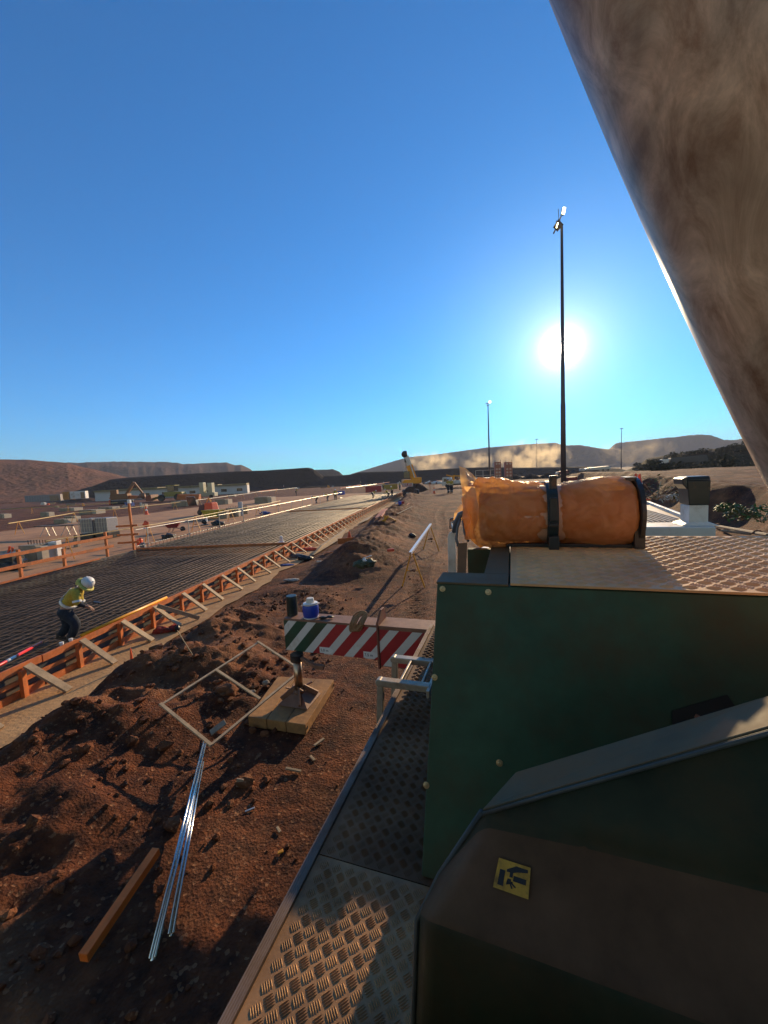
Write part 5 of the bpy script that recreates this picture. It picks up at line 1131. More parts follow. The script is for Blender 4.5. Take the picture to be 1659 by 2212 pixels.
mb = MB(); b = q_(876,985); c = q_(873,978); mb.blob(b.lerp(c,.5), (.55,.5,.6), 2, .2); mb.build('boom_head', blackm, boom_); mb = MB(); mb.tube([q_(876,985), q_(878,1028)], .05, 5); mb.box(q_(876,992).x-.2,q_(876,992).x+.25,-.2,.2,q_(876,999).z,q_(876,990).z); mb.build('hook_block', blackm, YC)
mb = MB(); a = q_(869,1052,-2); b = q_(892,1043,-2); mb.box(a.x,b.x,-2,-1.9,a.z,b.z); rp = mb.build('rear_bumper', white, YC)
for k in range(8):
    t = a.x+(b.x-a.x)*k/8; w = (b.x-a.x)/8; sg = 1 if k < 4 else -1; mb = MB(); run = w*.9*sg
    quadplate(mb, [(t,-2.01,a.z+.02),(t+w*.5,-2.01,a.z+.02),(t+w*.5+run*.4,-2.01,b.z-.02),(t+run*.4,-2.01,b.z-.02)], .02, Vector((0,-1,0))); mb.build('red_stripe', red, rp)
for x in (-1.1,1.1):
    for y in (0,2,4.5): mb = MB(); mb.lathe([(.1,-.2),(.55,-.2),(.6,0),(.55,.2),(.1,.2)], 16, Matrix.Translation((x,y,.6)) @ Matrix.Rotation(math.pi/2, 4, 'Y')); mb.build('wheel', black, YC)
# dirt pile in front of it
def pile(px0, px1, pyb, pyt, m, lab, seed, nm='dirt_pile', dy=0):
    p = P0((px0+px1)/2, pyb); w = (px1-px0)*p.y/FPX/2; h = (pyb-pyt)*p.y/FPX; n = 34; X, Y = np.meshgrid(np.linspace(-1.15,1.15,n*2), np.linspace(-1.15,1.15,n))
    r = np.hypot(X, Y); Z = h*np.clip(1-r, -.2, 1)**.85 if False else h*(np.clip(1.04-r, 0, 1)**.9)*(.75+.5*fbm(X*2+seed, Y*2+seed, 4))+ .18*h*(ridged(X*4+seed, Y*4, 4)-.6)*(r < 1.05)-.05
    Z = np.where(r > 1.08, -.6, Z); o = gridmesh(nm, X*w+p.x, Y*w*.8+p.y+w*.4, Z+p.z, m, kind=None); return tag(o, lab, 'dirt pile')
dk = soil_mat('dark_pile_soil', (.045,.022,.014), (.11,.05,.028), (.14,.07,.04), bumpd=.05)
pile(868,932,1063,1040,dk,'dark dirt pile below the distant yellow crane',3)
pile(120,205,1085,1072,dk,'low dark dirt heap left of the excavator',8); pile(960,1000,1046,1038,dk,'brown dirt heap behind the two workers on the track',12)
for k in range(6): pile(1010+k*38,1062+k*38,1039-k*1.4,1026-k*1.0,hd,'%s of the low black spoil heaps behind the orange towers' % ORD[k].replace('nearest','leftmost'),20+k)
# white truck with crane
TK, p = place('flatbed_truck', 992, 1046, 'white flatbed truck with a loader crane parked beyond the track', 'truck', -.25, Y=80)
mb = MB(); mb.box(-4.6,-2.2,-1.2,1.2,.7,3.0); mb.hexa([(-4.9,-1.2,.7),(-4.6,-1.2,.7),(-4.6,1.2,.7),(-4.9,1.2,.7),(-4.75,-1.2,2.2),(-4.6,-1.2,3.0),(-4.6,1.2,3.0),(-4.75,1.2,2.2)]); mb.build('cab', white, TK, bevel=.08)
mb = MB(); mb.box(-4.3,-3.0,-1.23,-1.2,1.8,2.7); mb.build('window', glassd, TK); mb = MB(); mb.box(-1.9,5.4,-1.25,1.25,1.1,2.1); mb.build('side_boards', white, TK, bevel=.02); mb = MB(); mb.box(-4.6,5.4,-.6,.6,.7,1.09); mb.build('chassis', black, TK)
mb = MB(); mb.bar((-1.6,0,1.5), (-1.5,0,3.6), .5, .5, up=(0,1,0)); mb.bar((-1.5,0,3.4), (2.5,0,3.0), .35, .35); mb.bar((-3.6,0,3.7), (-1.5,0,3.1), .3, .3); mb.build('loader_crane', yellow, TK)
mb = MB(); 
for k in range(5): mb.box(-.8+k*1.2,0+k*1.2,-.8,.8,2.1,2.9+.2*(k%2))
mb.build('load', rustst, TK, bevel=.1); TK.scale = (.72,.72,.72)
for x in (-3.4,2.6,3.9): mb = MB(); mb.lathe([(.1,-.2),(.5,-.2),(.55,0),(.5,.2),(.1,.2)], 16, Matrix.Translation((x,-1.15,.55)) @ Matrix.Rotation(math.pi/2, 4, 'X')); mb.build('wheel', black, TK)
for k in range(9):
    px = 918+k*4.5; p = P0(px, 1045.5); mb = MB(); s_ = random.uniform(.7,1.3); mb.blob((0,0,s_*.35), (s_*.9,s_*.7,s_*.5), 2, .35, seed=k); o = mb.build('wrapped_bundle', white if k % 3 else rustst, smooth=True); o.location = p; tag(o, '%s pale wrapped bundle from the left in the row before the white truck' % ORD[k].replace('nearest','first'), 'bundle', 'wrapped bundles by the white truck')
# orange towers with round openings
for k, (px0, px1) in enumerate(((1069,1082),(1091,1106))):
    Yd = 62; T_ = empty('column_form', (D((px0+px1)/2,1041,Yd).x, Yd, gz(D((px0+px1)/2,1041,Yd).x, Yd)-.1), face(D(px0,1041,Yd))*.4, '%s of the two tall orange column forms with round openings' % ('left','right')[k], 'column form', 'pair of orange column forms')
    w = (D(px1,1041,Yd)-D(px0,1041,Yd)).length; ztop = D(px0,998.5,Yd).z-T_.location.z; h1 = ztop*.47
    mb = MB(); mb.box(-w/2,w/2,-.45,.45,h1,ztop); up_ = mb.build('upper_box', mat('faded_orange_steel', (.42,.15,.09), .6, var=.2), T_, bevel=.02)
    mb = MB(); mb.box(-w/2-.03,w/2+.03,-.5,.5,0,h1-.01); mb.build('lower_box', mat('grey_brown_steel', (.20,.14,.11), .7, var=.3), T_, bevel=.02)
    hz = ztop-h1
    for zz in (.08,.30,.52,.88):
        for xx in (-.22,.22): mb = MB(); mb.lathe([(.02,0),(.16,0),(.16,.03),(.02,.03)], 12, Matrix.Translation((xx*w,-.452,h1+hz*zz)) @ Matrix.Rotation(math.pi/2, 4, 'X')); mb.build('round_opening', mat('pale_peach', (.62,.42,.32), .6), up_)
    mb = MB(); mb.bar((-w*.45,-.3,ztop), (-w*.45,-.3,ztop+.3), .05, .05, up=(0,1,0)); mb.bar((w*.45,-.3,ztop), (w*.45,-.3,ztop+.35), .05, .05, up=(0,1,0)); mb.build('lifting_lug', blackm, T_)
mb = MB(); o0 = P0(1050,1040); 
LDR = empty('access_platform', (D(1056,1036,68).x, 68, gz(D(1056,1036,68).x,68)), 0, 'grey railed access platform at the base of the second light pole', 'platform')
for z in (.9,1.6,2.3,3.2): mb.bar((-2.3,0,z), (1.6,0,z), .07, .07)
for x in (-2.3,-1,.3,1.6): mb.bar((x,0,0), (x,0,3.2), .08, .08, up=(0,1,0))
mb.build('railing', silver, LDR)
# light poles
def light_pole(px, pyb, Y, lab, r0, r1, pyt=None, heads=True, tx=None):
    bx = D(px, pyb, Y).x; z0 = gz(bx, Y); L = empty('light_pole', (bx, Y, z0), 0, lab, 'light pole', 'tall light poles')
    ht = D(tx or px, pyt, Y).z-z0
    mb = MB(); mb.tube([(0,0,0),(0,0,ht*.35),(0,0,ht*.36),(0,0,ht)], [r0,r0*.86,r0*.76,r1], 10); mb.build('pole', mat('pole_steel', (.13,.10,.10), .5, metal=.3, var=.15, scale=.5), L, smooth=True)
    return L, ht
L1, ht = light_pole(1217.5, 1060, 40, 'nearest and tallest light pole standing right in front of the low sun', .27, .12, 488, tx=1207.5)
s = 40/FPX
def hd(px, py, dy=0): v = D(px, py, 40+dy); return v-Vector(L1.location)
# zoom px -> display: x/15+1161.3, y/15+431.3
Z = lambda x, y, dy=0: hd(x/15+1161.3, y/15+431.3, dy)
def armat(): return MATS['pole_steel']
mb = MB(); mb.bar(Z(520,1090), Z(640,830), .12, .16, up=(0,1,0)); mb.bar(Z(640,830), Z(760,540), .10, .10, up=(0,1,0)); mb.bar(Z(600,700,.1), Z(780,770,.1), .1, .1, up=(0,1,0)); mb.bar(Z(560,900), Z(690,690), .30, .3, up=(0,1,0)); mb.bar(Z(600,960,.1), Z(770,770,.1), .5, .22, up=(0,1,0))
mb.bar(Z(740,520), Z(820,340), .05, .06, up=(0,1,0)); mb.bar(Z(780,540), Z(870,430), .05, .06, up=(0,1,0)); mb.build('head_frame', armat(), L1)
mb = MB(); mb.tube([Z(690,640), Z(670,300)], .03, 5); mb.build('lightning_rod', armat(), L1)
lampm = mat('emissive_lamp', (.95,.9,.6), .3, emit=((1.0,.86,.42), 6.0))  # lamp faces made bright by emission
for A_, B_, w in (((870,250),(850,345),.27),((850,355),(825,465),.27),((660,745),(640,820),.10),((635,825),(610,915),.10)):
    mb = MB(); a = Z(*A_, -.3); b = Z(*B_, -.3); mb.bar(a, b, w, .12, up=(0,1,0)); lp_ = mb.build('lamp', lampm, L1, bevel=.04)
    mb = MB(); mb.bar(a+Vector((0,.16,0)), b+Vector((0,.16,0)), w*1.15, .14, up=(0,1,0)); mb.build('lamp_housing', armat(), lp_, bevel=.03)
L2, ht2 = light_pole(1058, 1036, 118, 'second light pole, far off behind the two orange column forms', .32, .13, 872, tx=1053.5)
mb = MB(); mb.bar((-.7,0,ht2), (.7,0,ht2+.3), .2, .2); mb.bar((-.4,0,ht2-.6), (.4,0,ht2-.4), .15, .2); mb.build('head_frame', armat(), L2); mb = MB(); mb.box(.2,.8,-.3,-.1,ht2+.2,ht2+.7); mb.build('lamp', lampm, L2)
for px, pt, pb, Y, lab in ((1341,926,1003,230,'thin far light pole on the right before the mesa'), (1159,949,1000,260,'thin far light pole rising out of the dust')):
    L3, h3 = light_pole(px+1, pb+6, Y, lab, .30, .14, pt, tx=px-1); mb = MB(); mb.bar((-1,0,h3), (1,0,h3), .25, .4); mb.build('head_frame', armat(), L3)
# low walls, rails and boxes beyond the drum
for x0, y0, x1, y1, lab in ((1002,1035,1062,1033,'pale low barrier rail behind the plastic wrapped drum'), (1078,1046,1185,1041,'long pale pipe lying beyond the wrapped drum'), (1063,1042,1110,1041,'second pale pipe lying nearer the column forms')):
    a, b = D(x0,y0,58), D(x1,y1,62); mb = MB(); mb.tube([a, b], .14, 8); 
    for t in (.1,.9): q = a.lerp(b, t); mb.bar(q-Vector((0,0,.9)), q, .15, .15, up=(0,1,0))
    tag(mb.build('long_pipe', mat('pale_rail'), smooth=False), lab, 'pipe')
p = D(1223,1052,41); mb = MB(); mb.box(-.25,.75,-.3,.3,-.8,1.0); mb.box(-.3,.8,-.35,.35,1.0,1.06); o = mb.build('switch_box', mat('red_box_paint', (.30,.06,.04), .6, var=.2), bevel=.02); o.location = (p.x, 40.4, p.z); tag(o, 'dark red switch box on the foot of the nearest light pole', 'box')
# vehicles and sheds on the right
def shed(px0, px1, pyb, pyt, Y, m, lab, nm='haul_truck', cat='truck'):
    a, b = D(px0,pyb,Y), D(px1,pyb,Y); h = D(px0,pyt,Y).z-a.z; w = (b-a).length; E_ = empty(nm, (a.x, Y, a.z-.3), face(a)*.6, lab, cat)
    mb = MB(); mb.hexa([(0,-1.5,h*.3),(w,-1.5,h*.3),(w,1.5,h*.3),(0,1.5,h*.3),(w*.05,-1.5,h*.95),(w*.95,-1.5,h+.3),(w*.95,1.5,h+.3),(w*.05,1.5,h*.95)]); mb.build('body', m, E_, bevel=.1)
    mb = MB(); mb.box(-w*.18,-.05,-1.3,1.3,h*.3,h*.85); mb.build('cab', white, E_, bevel=.1)
    for t in (.0,.7,.9): mb = MB(); rr = h*.22; mb.lathe([(.1,-.3),(rr,-.3),(rr,.3),(.1,.3)], 14, Matrix.Translation((w*t,-1.4,rr)) @ Matrix.Rotation(math.pi/2, 4, 'X')); mb.build('wheel', black, E_)
shed(1442,1510,1004,987,118,mat('dark_truck',(.05,.05,.05),.6),'dark haul truck with a white cab far off on the right'); shed(1262,1310,1017,1009,120,silver,'pale low truck in the distant dust'); shed(1205,1225,1025,1016,105,mat('faded_red',(.25,.08,.06),.7),'small faded red skip truck left of the light pole')
# bushes on the right bank
leafm = mat('green_leaf', (.05,.13,.02), .6, var=.5, scale=12); leafm2 = mat('dusty_leaf', (.10,.10,.03), .7, var=.5, scale=10)
def bush(px, py, w, h, m, lab, n=260):
    p = P0(px, py); B = empty('bush', p, 0, lab, 'bush'); mb = MB()
    for i in range(n):
        a = random.uniform(0, 6.28); r = math.sqrt(random.random())*w; z = random.random()**.8*h*(1-.5*r/w); c = Vector((math.cos(a)*r, math.sin(a)*r*.7, z+.05)); L = random.uniform(.03,.07); u = Vector((random.uniform(-1,1), random.uniform(-1,1), random.uniform(-.4,.8))).normalized(); v = u.cross(Vector((random.uniform(-1,1),random.uniform(-1,1),1))).normalized()
        mb.add([c-u*L, c+v*L*.4, c+u*L, c-v*L*.4], [(0,1,2,3)])
    mb.build('foliage', m, B); mb = MB()
    for k in range(7): a = random.uniform(0,6.28); mb.tube([(0,0,0),(math.cos(a)*w*.7,math.sin(a)*w*.5,h*.7)], .012, 4)
    mb.build('stem', greyply, B)
bush(1645,1128,.75,.42,leafm,'bright green bush at the foot of the bank, right edge'); bush(1602,1124,.35,.28,leafm2,'dull green bush beside the bright green one'); bush(1572,1108,.35,.3,leafm,'tiny green sprig low on the dark bank')
bush(1418,1080,1.4,.7,leafm2,'dry olive and orange bush on the bank behind the cab roof'); bush(1455,1085,.4,.25,mat('white_leaf',(.5,.5,.45),.8),'small pale shrub right of the dry olive bush')
bpy.context.view_layer.update(); DG = bpy.context.evaluated_depsgraph_get()
def hit(px, py):
    o, d = CAMP.copy(), ray(px, py).normalized(); o = o+d*25
    for _ in range(6):
        ok, loc, nn, fi, ob, mx_ = scene.ray_cast(DG, o, d)
        if not ok: return None
        if loc.y > 60 and ob.name.split('.')[0] in ('ground','scrub_bank','hill','stockpile_bank'): return loc
        o = loc+d*.5
    return None
for i in range(110):
    px = random.uniform(1375,1650); py = random.uniform(np.interp(px, [1380,1470,1555,1640], [1006,982,971,960]), 1036)
    q = hit(px, py)
    if q is None: continue
    Y = q.y; z0 = q.z
    w = random.uniform(1.2,3.2); h = random.uniform(1.0,2.4); B = empty('scrub_bush', (q.x, Y, z0-.2), 0, 'dark scrub bush in the thicket along the far haul road', 'bush', 'scrub thicket on the right'); mb = MB()
    for k in range(190):
        u = Vector((random.gauss(0,1), random.gauss(0,1), random.gauss(0,1))).normalized()*random.uniform(.5,1.05); c = Vector((u.x*w, u.y*w*.7, h*.5+u.z*h*.5)); L = random.uniform(.15,.4)
        a = Vector((random.uniform(-1,1),random.uniform(-1,1),random.uniform(-1,1))).normalized(); v = a.orthogonal().normalized(); mb.add([c-a*L, c+v*L*.6, c+a*L, c-v*L*.6], [(0,1,2,3)])
    mb.build('foliage', mat('scrub_leaf', (.045,.042,.022), .9, var=.25, scale=2, spec=.1), B); mb = MB(); mb.tube([(0,0,0),(0,0,h*.6)], .12, 5); mb.build('trunk', greyply, B)
for i in range(16):
    px = random.uniform(40, 330); R = 600; 
for i in range(10):
    px, py = 1250+i*43, random.uniform(1135,1158); p = P0(px, py); r = random.uniform(.05,.16); mb = MB(); mb.blob((0,0,r*.3), (r,r,r*.6), 2, .3, seed=i+50); o = mb.build('stone', clod, smooth=True); o.location = p; tag(o, '%s brown stone from the left below the right bank' % ORD[i].replace('nearest','first'), 'stone', 'stones below the right bank')
for (x0,y0,x1,y1,lab) in ((1545,1140,1659,1162,'long weathered pole lying at the foot of the right bank'),(1560,1150,1620,1158,'short weathered pole beside the long one below the bank')):
    a, b = P0(x0,y0), P0(x1,y1); mb = MB(); mb.tube([a+Vector((0,0,.1)), b+Vector((0,0,.1))], .07, 7); tag(mb.build('pole_log', greyply), lab, 'log')
# road on top of the bank
# ------------------------------------------------------------------ people
def skinned(name, joints, edges, radii, m, parent=None, sub=2, root=0):
    me = bpy.data.meshes.new(name); me.from_pydata([tuple(j) for j in joints], edges, [])
    o = bpy.data.objects.new(name+'_tmp', me); scene.collection.objects.link(o)
    sk = o.modifiers.new('skin', 'SKIN'); sk.use_smooth_shade = True
    lay = me.skin_vertices[0].data
    for i, r in enumerate(radii):
        lay[i].radius = r if isinstance(r, tuple) else (r, r); lay[i].use_root = (i == root)
    ss = o.modifiers.new('sub', 'SUBSURF'); ss.levels = sub; ss.render_levels = sub
    dg = bpy.context.evaluated_depsgraph_get(); ev = o.evaluated_get(dg); m2 = bpy.data.meshes.new_from_object(ev)
    bpy.data.objects.remove(o); m2.materials.clear(); m2.materials.append(m)
    m2.polygons.foreach_set('use_smooth', [True]*len(m2.polygons))
    q = bpy.data.objects.new(name, m2); scene.collection.objects.link(q)
    if parent: q.parent = parent
    return q
def person(loc, rz, J, lab, helmet=white, brim=True, s=1.0, grp=None, detail=True, shirt_m=None, trouser_m=None):
    """J: joint positions in metres, x forward, y left, z up"""
    shirt_m = shirt_m or hivis; trouser_m = trouser_m or navy
    E_ = empty('person', loc, rz, lab, 'person', grp); E_.scale = (s, s, s)
    V = {k: Vector(v) for k, v in J.items()}
    jn = []; ed = []; ra = []; ix = {}
    def add(k, p, r, par=None):
        jn.append(p); ra.append(r); ix[k] = len(jn)-1
        if par is not None: ed.append((ix[par], ix[k]))
    sp = V['neck']-V['pelvis']
    add('pelvis', V['pelvis'], (.12,.10)); add('waist', V['pelvis']+sp*.35, (.115,.10), 'pelvis'); add('chest', V['pelvis']+sp*.78, (.13,.11), 'waist'); add('neck', V['neck'], .055, 'chest')
    hd_ = V['head']; hv = (hd_-V['neck']).normalized(); add('jaw', V['neck'].lerp(hd_, .55), .068, 'neck'); add('skull', hd_+hv*.035, .088, 'jaw')
    for S in ('L','R'):
        add('sh'+S, V['sh'+S], .062, 'chest'); add('el'+S, V['el'+S], .043, 'sh'+S); add('wr'+S, V['wr'+S], .028, 'el'+S)
        h = (V['wr'+S]-V['el'+S]).normalized(); add('palm'+S, V['wr'+S]+h*.07, (.034,.02) if detail else .03, 'wr'+S)
        if detail:
            side = h.cross(Vector((0,1,0))).normalized() if abs(h.y) < .9 else Vector((1,0,0)); curl = Vector((0,0,-1))
            for f in range(4):
                L = (.07,.08,.075,.058)[f]; b0 = V['wr'+S]+h*.095+Vector((0,(f-1.5)*.020,0)); add('f%d%s'%(f,S), b0, .010, 'palm'+S); add('g%d%s'%(f,S), b0+h*L*.5+curl*.012, .009, 'f%d%s'%(f,S)); add('k%d%s'%(f,S), b0+h*L*.75+curl*.042, .008, 'g%d%s'%(f,S))
            sg = 1 if S == 'R' else -1
            add('t0'+S, V['wr'+S]+h*.05+Vector((0,sg*.035,-.0)), .011, 'palm'+S); add('t1'+S, V['wr'+S]+h*.085+Vector((0,sg*.05,-.02)), .009, 't0'+S)
        add('hp'+S, V['hp'+S], .095, 'pelvis'); add('kn'+S, V['kn'+S], .062, 'hp'+S); add('an'+S, V['an'+S], .042, 'kn'+S)
        toe = V['to'+S]; add('to'+S, toe, (.045,.035), 'an'+S)
    body = skinned('body', jn, ed, ra, skin, E_, 2 if detail else 1)
    up = Vector((0,0,1))
    # shirt
    jn, ed, ra, ix = [], [], [], {}
    add('pelvis', V['pelvis']+sp*.04, (.15,.13)); add('waist', V['pelvis']+sp*.35, (.15,.135), 'pelvis'); add('chest', V['pelvis']+sp*.78, (.165,.145), 'waist'); add('collar', V['pelvis']+sp*.97, .085, 'chest')
    for S in ('L','R'): add('sh'+S, V['sh'+S], .085, 'chest'); add('el'+S, V['el'+S], .062, 'sh'+S); add('cf'+S, V['el'+S].lerp(V['wr'+S], .85 if not detail else .12), .044 if not detail else .056, 'el'+S)
    sh = skinned('shirt', jn, ed, ra, shirt_m, E_, 2 if detail else 1)
    jn, ed, ra, ix = [], [], [], {}
    add('pelvis', V['pelvis'], (.148,.13)); 
    for S in ('L','R'): add('hp'+S, V['hp'+S], .12, 'pelvis'); add('kn'+S, V['kn'+S], .10, 'hp'+S); add('cf'+S, V['kn'+S].lerp(V['an'+S], .95), .082, 'kn'+S)
    tr = skinned('trousers', jn, ed, ra, trouser_m, E_, 2 if detail else 1)
    if detail:
        for S in ('L','R'): skinned('sleeve', [V['el'+S].lerp(V['wr'+S],t) for t in (-.05,.4,.9)], [(0,1),(1,2)], [.052,.048,.038], trouser_m, E_, 2)
    for S in ('L','R'):   # boots
        mb = MB(); a, t = V['an'+S], V['to'+S]; d = (t-a); d.z = 0; d.normalize(); z0 = min(a.z, t.z)
        mb.tube([a+Vector((0,0,.07)), a-d*.03+Vector((0,0,-.02)), a.lerp(t,.6)+Vector((0,0,-.01)), t+d*.05], [.056,.060,.055,.038], 8); mb.build('boot', mat('brown_boot', (.07,.045,.03), .8, var=.3), E_, smooth=True)
    # reflective bands
    def ring(a, b, t, r, w=.045, nm='reflective_band', par=sh, ry=1.0):
        c = a.lerp(b, t); d = (b-a).normalized(); T = Matrix.Translation(c) @ d.to_track_quat('Z','Y').to_matrix().to_4x4(); mb = MB(); mb.lathe([(r-.03,-w/2),(r,-w/2),(r,w/2),(r-.03,w/2)], 18, T); mb.build(nm, reflt, par)
    ring(V['pelvis'], V['neck'], .30, .162, .05)
    for S in ('L','R'):
        if not detail: ring(V['kn'+S], V['an'+S], .45, .089, .05, par=tr)
        ring(V['sh'+S], V['el'+S], .80, .078, .04)
    if detail:
        a, b = V['pelvis']+sp*.36, V['neck']
        for yy in (-.09,.09): mb = MB(); mb.bar(a+Vector((-.10,yy,.08)), b+Vector((-.09,yy,.03)), .045, .012, up=(1,0,1)); mb.build('reflective_band', reflt, sh)
    # head: face, hair, helmet
    rot = hv.to_track_quat('Z','X').to_matrix(); fwd = (rot @ Vector((1,0,0))); 
    fx = Vector(J.get('look', (1,0,-.2))).normalized(); lat = hv.cross(fx).normalized(); fx = lat.cross(hv).normalized()
    HM = Matrix((fx, lat, hv)).transposed().to_4x4(); HM.translation = hd_
    mb = MB(); mb.hexa([(.085,-.015,-.025),(.085,.015,-.025),(.07,.012,-.025),(.07,-.012,-.025),(.09,-.008,.03),(.09,.008,.03),(.07,.008,.035),(.07,-.008,.035)], HM); mb.build('nose', skin, body, bevel=.004)
    if detail:
        for y in (-.032,.032): mb = MB(); mb.blob((.078,y,.03), (.012,.014,.009), 2, 0, M=HM); mb.build('eye', mat('eye_white', (.6,.6,.58), .3, var=.02), body, smooth=True)
        for y in (-.09,.09): mb = MB(); mb.blob((.0,y,.01), (.022,.012,.034), 2, .1, M=HM); mb.build('ear', skin, body, smooth=True)
        mb = MB(); mb.bar((.083,-.025,-.05), (.083,.025,-.05), .012, .008, M=HM); mb.build('mouth', mat('lips', (.25,.09,.07), .5), body)
    mb = MB(); mb.blob((-.03,0,.02), (.088,.088,.10), 2, .05, M=HM); mb.build('hair', hairm, body, smooth=True)
    prof = [(.125,.045),(.128,.055),(.122,.09),(.105,.13),(.075,.16),(.035,.175),(.005,.178)]
    mb = MB(); mb.lathe(prof, 22, HM); hl_ = mb.build('helmet', helmet, E_, smooth=True)
    mb = MB(); mb.bar((-.11,0,.12), (.06,0,.175), .03, .02, M=HM); mb.build('helmet_ridge', helmet, hl_)
    if brim:
        mb = MB(); vs = []; n = 28
        for k in range(n):
            a = 2*math.pi*k/n; dz = -.035*abs(math.sin(a))-(.05 if math.cos(a) < -.3 else 0); 
            for r, z in ((.122,.05),(.165,.04+dz),(.165,.033+dz),(.122,.043)): vs.append((math.cos(a)*r*1.08+.01, math.sin(a)*r, z))
        fs = []
        for k in range(n):
            k2 = (k+1) % n
            for q in range(4): fs.append((k*4+q, k2*4+q, k2*4+(q+1)%4, k*4+(q+1)%4))
        mb.add(vs, fs, HM); mb.build('sun_brim', mat('lime_brim', (.55,.48,.10), .6, var=.08), hl_, smooth=True)
    else:
        mb = MB(); mb.hexa([(.08,-.09,.045),(.19,-.05,.035),(.19,.05,.035),(.08,.09,.045),(.08,-.09,.055),(.19,-.05,.045),(.19,.05,.045),(.08,.09,.055)], HM); mb.build('peak', helmet, hl_)
    return E_
# near worker, stooping over the bars: picture points at his own distance
Yw = 7.75; wp = G(150, 1388, ZR+.02); wp = D(150, 1388, Yw); zf = ZR+.03
def wj(px, py, dy): v = D(px, py, Yw+dy); return (v.x-wp.x, dy, v.z-zf)
JN = {'pelvis': wj(139,1316,0), 'neck': wj(171,1271,0), 'head': wj(184,1262,0), 'look': (1,0,-.75),
 'shR': wj(164,1279,-.20), 'elR': wj(167,1304,-.25), 'wrR': wj(186,1310,-.13), 'shL': wj(168,1280,.20), 'elL': wj(176,1304,.22), 'wrL': wj(190,1310,.10),
 'hpR': wj(141,1324,-.10), 'knR': wj(166,1348,-.14), 'anR': wj(152,1380,-.12), 'toR': wj(161,1386,-.13),
 'hpL': wj(140,1322,.10), 'knL': wj(147,1352,.14), 'anL': wj(130,1374,.16), 'toL': wj(140,1378,.17)}
NW = person((wp.x, Yw, zf), 0, JN, 'worker in yellow shirt and brimmed white helmet stooping over the near rebar mat', detail=True)
hm = Vector(JN['wrR'])+Vector((.10,.06,.02)); mb = MB(); mb.box(-.06,.07,-.04,.04,-.012,.012); o = mb.build('tying_tool', black, bevel=.004); o.location = Vector((wp.x, Yw, zf))+hm+Vector((.03,.06,.02)); o.rotation_euler = (0,.3,.2); tag(o, 'small black hand tool held by the stooping worker', 'tool')
def stand(bend=0, arms=.25, wide=.12):
    c, s_ = math.cos(bend), math.sin(bend); t = lambda x, z: (x*c+z*s_, z*c-x*s_)
    J = {}; 
    def tp(x, y, z): a, b = t(x, z); return (a, y, b+.92)
    J['pelvis'] = (-.18*s_, 0, .92-.05*s_); J['neck'] = tp(0,0,.55); J['head'] = tp(.04,0,.70); J['look'] = (1,0,-.2-bend)
    for S, g in (('L',1),('R',-1)):
        J['sh'+S] = tp(0,g*.19,.48); J['el'+S] = tp(.02+arms*.3,g*.25,.20); e = J['el'+S]; J['wr'+S] = (e[0]+.10+arms*.5, g*.18, e[2]-.22+arms*.55)
        J['hp'+S] = (-.15*s_,g*.10,.88); J['kn'+S] = (.06*s_+.03,g*wide,.48); J['an'+S] = (-.02,g*wide,.09); J['to'+S] = (.13,g*(wide+.03),.05)
    return J
def worker(px, py, hpx, J, rz, lab, z=None, helm=None, sh=None, tr=None):
    p = G(px, py, z) if z is not None else P0(px, py)
    s_ = max(.85, min(1.25, hpx*p.y/FPX/1.74)) if hpx else 1
    person(p, rz, J, lab, helmet=helm or whiteh, brim=False, s=s_, detail=False, shirt_m=sh, trouser_m=tr)
bluehelm = mat('pale_blue_helmet', (.30,.50,.75), .35, var=.05)
worker(969,1065.5,32,stand(0,.4,.07),2.2,'worker with pale blue helmet standing at the left of the pair on the track',helm=bluehelm)
worker(975.5,1066,33,stand(0,.1,.08),-1.9,'worker with white helmet standing at the right of the pair on the track')
worker(725,1080,23,stand(0,.2),-1.2,'worker standing upright on the slab beside the blue bin',ZR)
worker(708,1082,20,stand(1.0,.5),2.8,'worker bent double over the bars left of the upright worker',ZR)
worker(684,1087,18,stand(1.2,.5),3.0,'worker crouched low over the bars at the end of the handrail',ZR)
worker(640,1070,16,stand(.3,.5),.3,'worker in yellow shirt on the ground beyond the slab handrail')
worker(613,1057,10,stand(0,.2),.2,'distant worker in orange shirt on the dark ground',sh=mat('orange_shirt',(.65,.14,.03),.9))
worker(828,1057,21,stand(.1,.5),-.6,'worker facing the slab left of the ochre tool box')
worker(864,1058,22,stand(0,.3),2.4,'worker standing between the ochre box and the yellow crane')
worker(839,1079,24,stand(.5,.6),2.9,'worker leaning forward at the far formwork, nearer of two',ZR)
worker(847,1071,21,stand(.2,.4),-2.2,'worker behind the leaning one at the far formwork',ZR)
worker(806,1076,15,stand(.9,.5),-.4,'worker bending over the far rebar mat',ZR)
worker(779,1048,13,stand(0,.3),1,'far worker in yellow on the ground by the red rail')
for k, (px, py) in enumerate(((864,1091),(858,1094),(870,1090))):
    p = P0(px, py); mb = MB(); mb.lathe([(.13,0),(.15,.3),(.14,.3),(.02,.31)], 12); mb.tube([(-.14,0,.3),(0,0,.42),(.14,0,.3)], .01, 5); o = mb.build('plastic_bucket', [blue, whiteh, red][k]); o.location = p; tag(o, '%s plastic bucket by the far braces' % ['blue','white','red'][k], 'bucket')
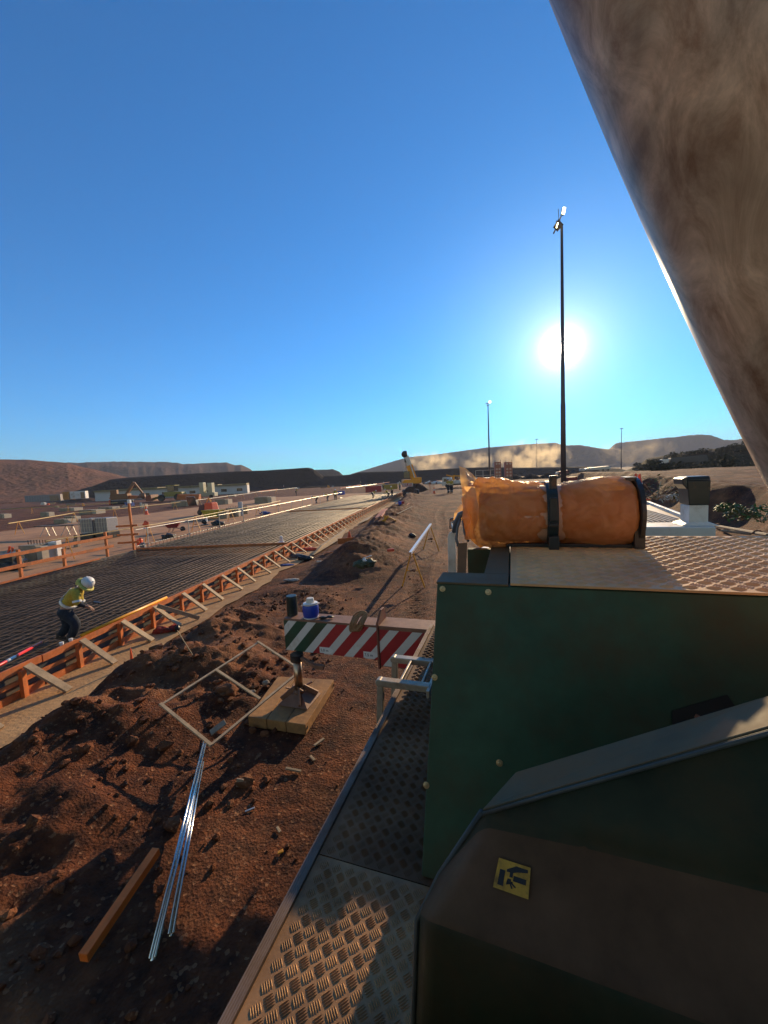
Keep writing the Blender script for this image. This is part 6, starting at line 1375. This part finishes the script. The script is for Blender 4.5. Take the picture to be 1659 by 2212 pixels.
# ------------------------------------------------------------------ dust and haze
def volmat(name, col, dens, aniso, noise_scale=None, thr=.45, half=None):
    M = bpy.data.materials.new(name); M.use_nodes = True; nt = M.node_tree; nt.nodes.clear(); o = N(nt, 'ShaderNodeOutputMaterial'); v = N(nt, 'ShaderNodeVolumePrincipled')
    v.inputs['Color'].default_value = (*col, 1); v.inputs['Density'].default_value = dens; v.inputs['Anisotropy'].default_value = aniso; nt.links.new(v.outputs[0], o.inputs['Volume'])
    if noise_scale:
        tc = N(nt, 'ShaderNodeTexCoord'); no = N(nt, 'ShaderNodeTexNoise'); no.inputs['Scale'].default_value = noise_scale; no.inputs['Detail'].default_value = 4; nt.links.new(tc.outputs['Object'], no.inputs['Vector'])
        le = N(nt, 'ShaderNodeVectorMath', operation='LENGTH'); mp = N(nt, 'ShaderNodeMapping'); mp.inputs['Scale'].default_value = tuple(1/h for h in half); nt.links.new(tc.outputs['Object'], mp.inputs[0]); nt.links.new(mp.outputs[0], le.inputs[0])
        fa = N(nt, 'ShaderNodeMapRange'); fa.inputs[1].default_value = .25; fa.inputs[2].default_value = 1.0; fa.inputs[3].default_value = 1; fa.inputs[4].default_value = 0; nt.links.new(le.outputs['Value'], fa.inputs[0])
        th = N(nt, 'ShaderNodeMapRange'); th.inputs[1].default_value = thr; th.inputs[2].default_value = thr+.25; nt.links.new(no.outputs['Fac'], th.inputs[0])
        a = N(nt, 'ShaderNodeMath', operation='MULTIPLY'); nt.links.new(fa.outputs[0], a.inputs[0]); nt.links.new(th.outputs[0], a.inputs[1]); b = N(nt, 'ShaderNodeMath', operation='MULTIPLY'); b.inputs[1].default_value = dens; nt.links.new(a.outputs[0], b.inputs[0]); nt.links.new(b.outputs[0], v.inputs['Density'])
    return M
def dust(px, py, Y, hx, hy, hz, dens, lab):
    c = D(px, py, Y); mb = MB(); mb.blob((0,0,0), (hx,hy,hz), 3, 0); o = mb.build('dust_cloud', volmat('dust', (.95,.80,.56), dens, .55, 1.6/hz, .46, (hx,hy,hz))); o.location = (c.x, Y, max(c.z, hz*.5)); tag(o, lab, 'dust', kind='stuff'); return o
DUSTS = True
if DUSTS:
    dust(928,1000,250,19,12,9,.16,'pale yellow dust drifting up beside the distant yellow crane')
    dust(1150,990,255,27,12,14,.16,'big pale yellow dust cloud rising behind the column forms and pole')
    dust(1030,998,250,12,8,9,.13,'narrow dust plume left of the second light pole')
    dust(1370,975,260,30,12,12,.02,'thin dust hanging before the mesa on the right')
hzb = MB(); hzb.box(-2600, 2600, -60, 2600, -8, 190); hz_ = hzb.build('haze', volmat('haze_air', (.80,.86,1.0), .00026, .1)); tag(hz_, 'thin pale haze of dusty air over the whole site', 'haze', kind='stuff')
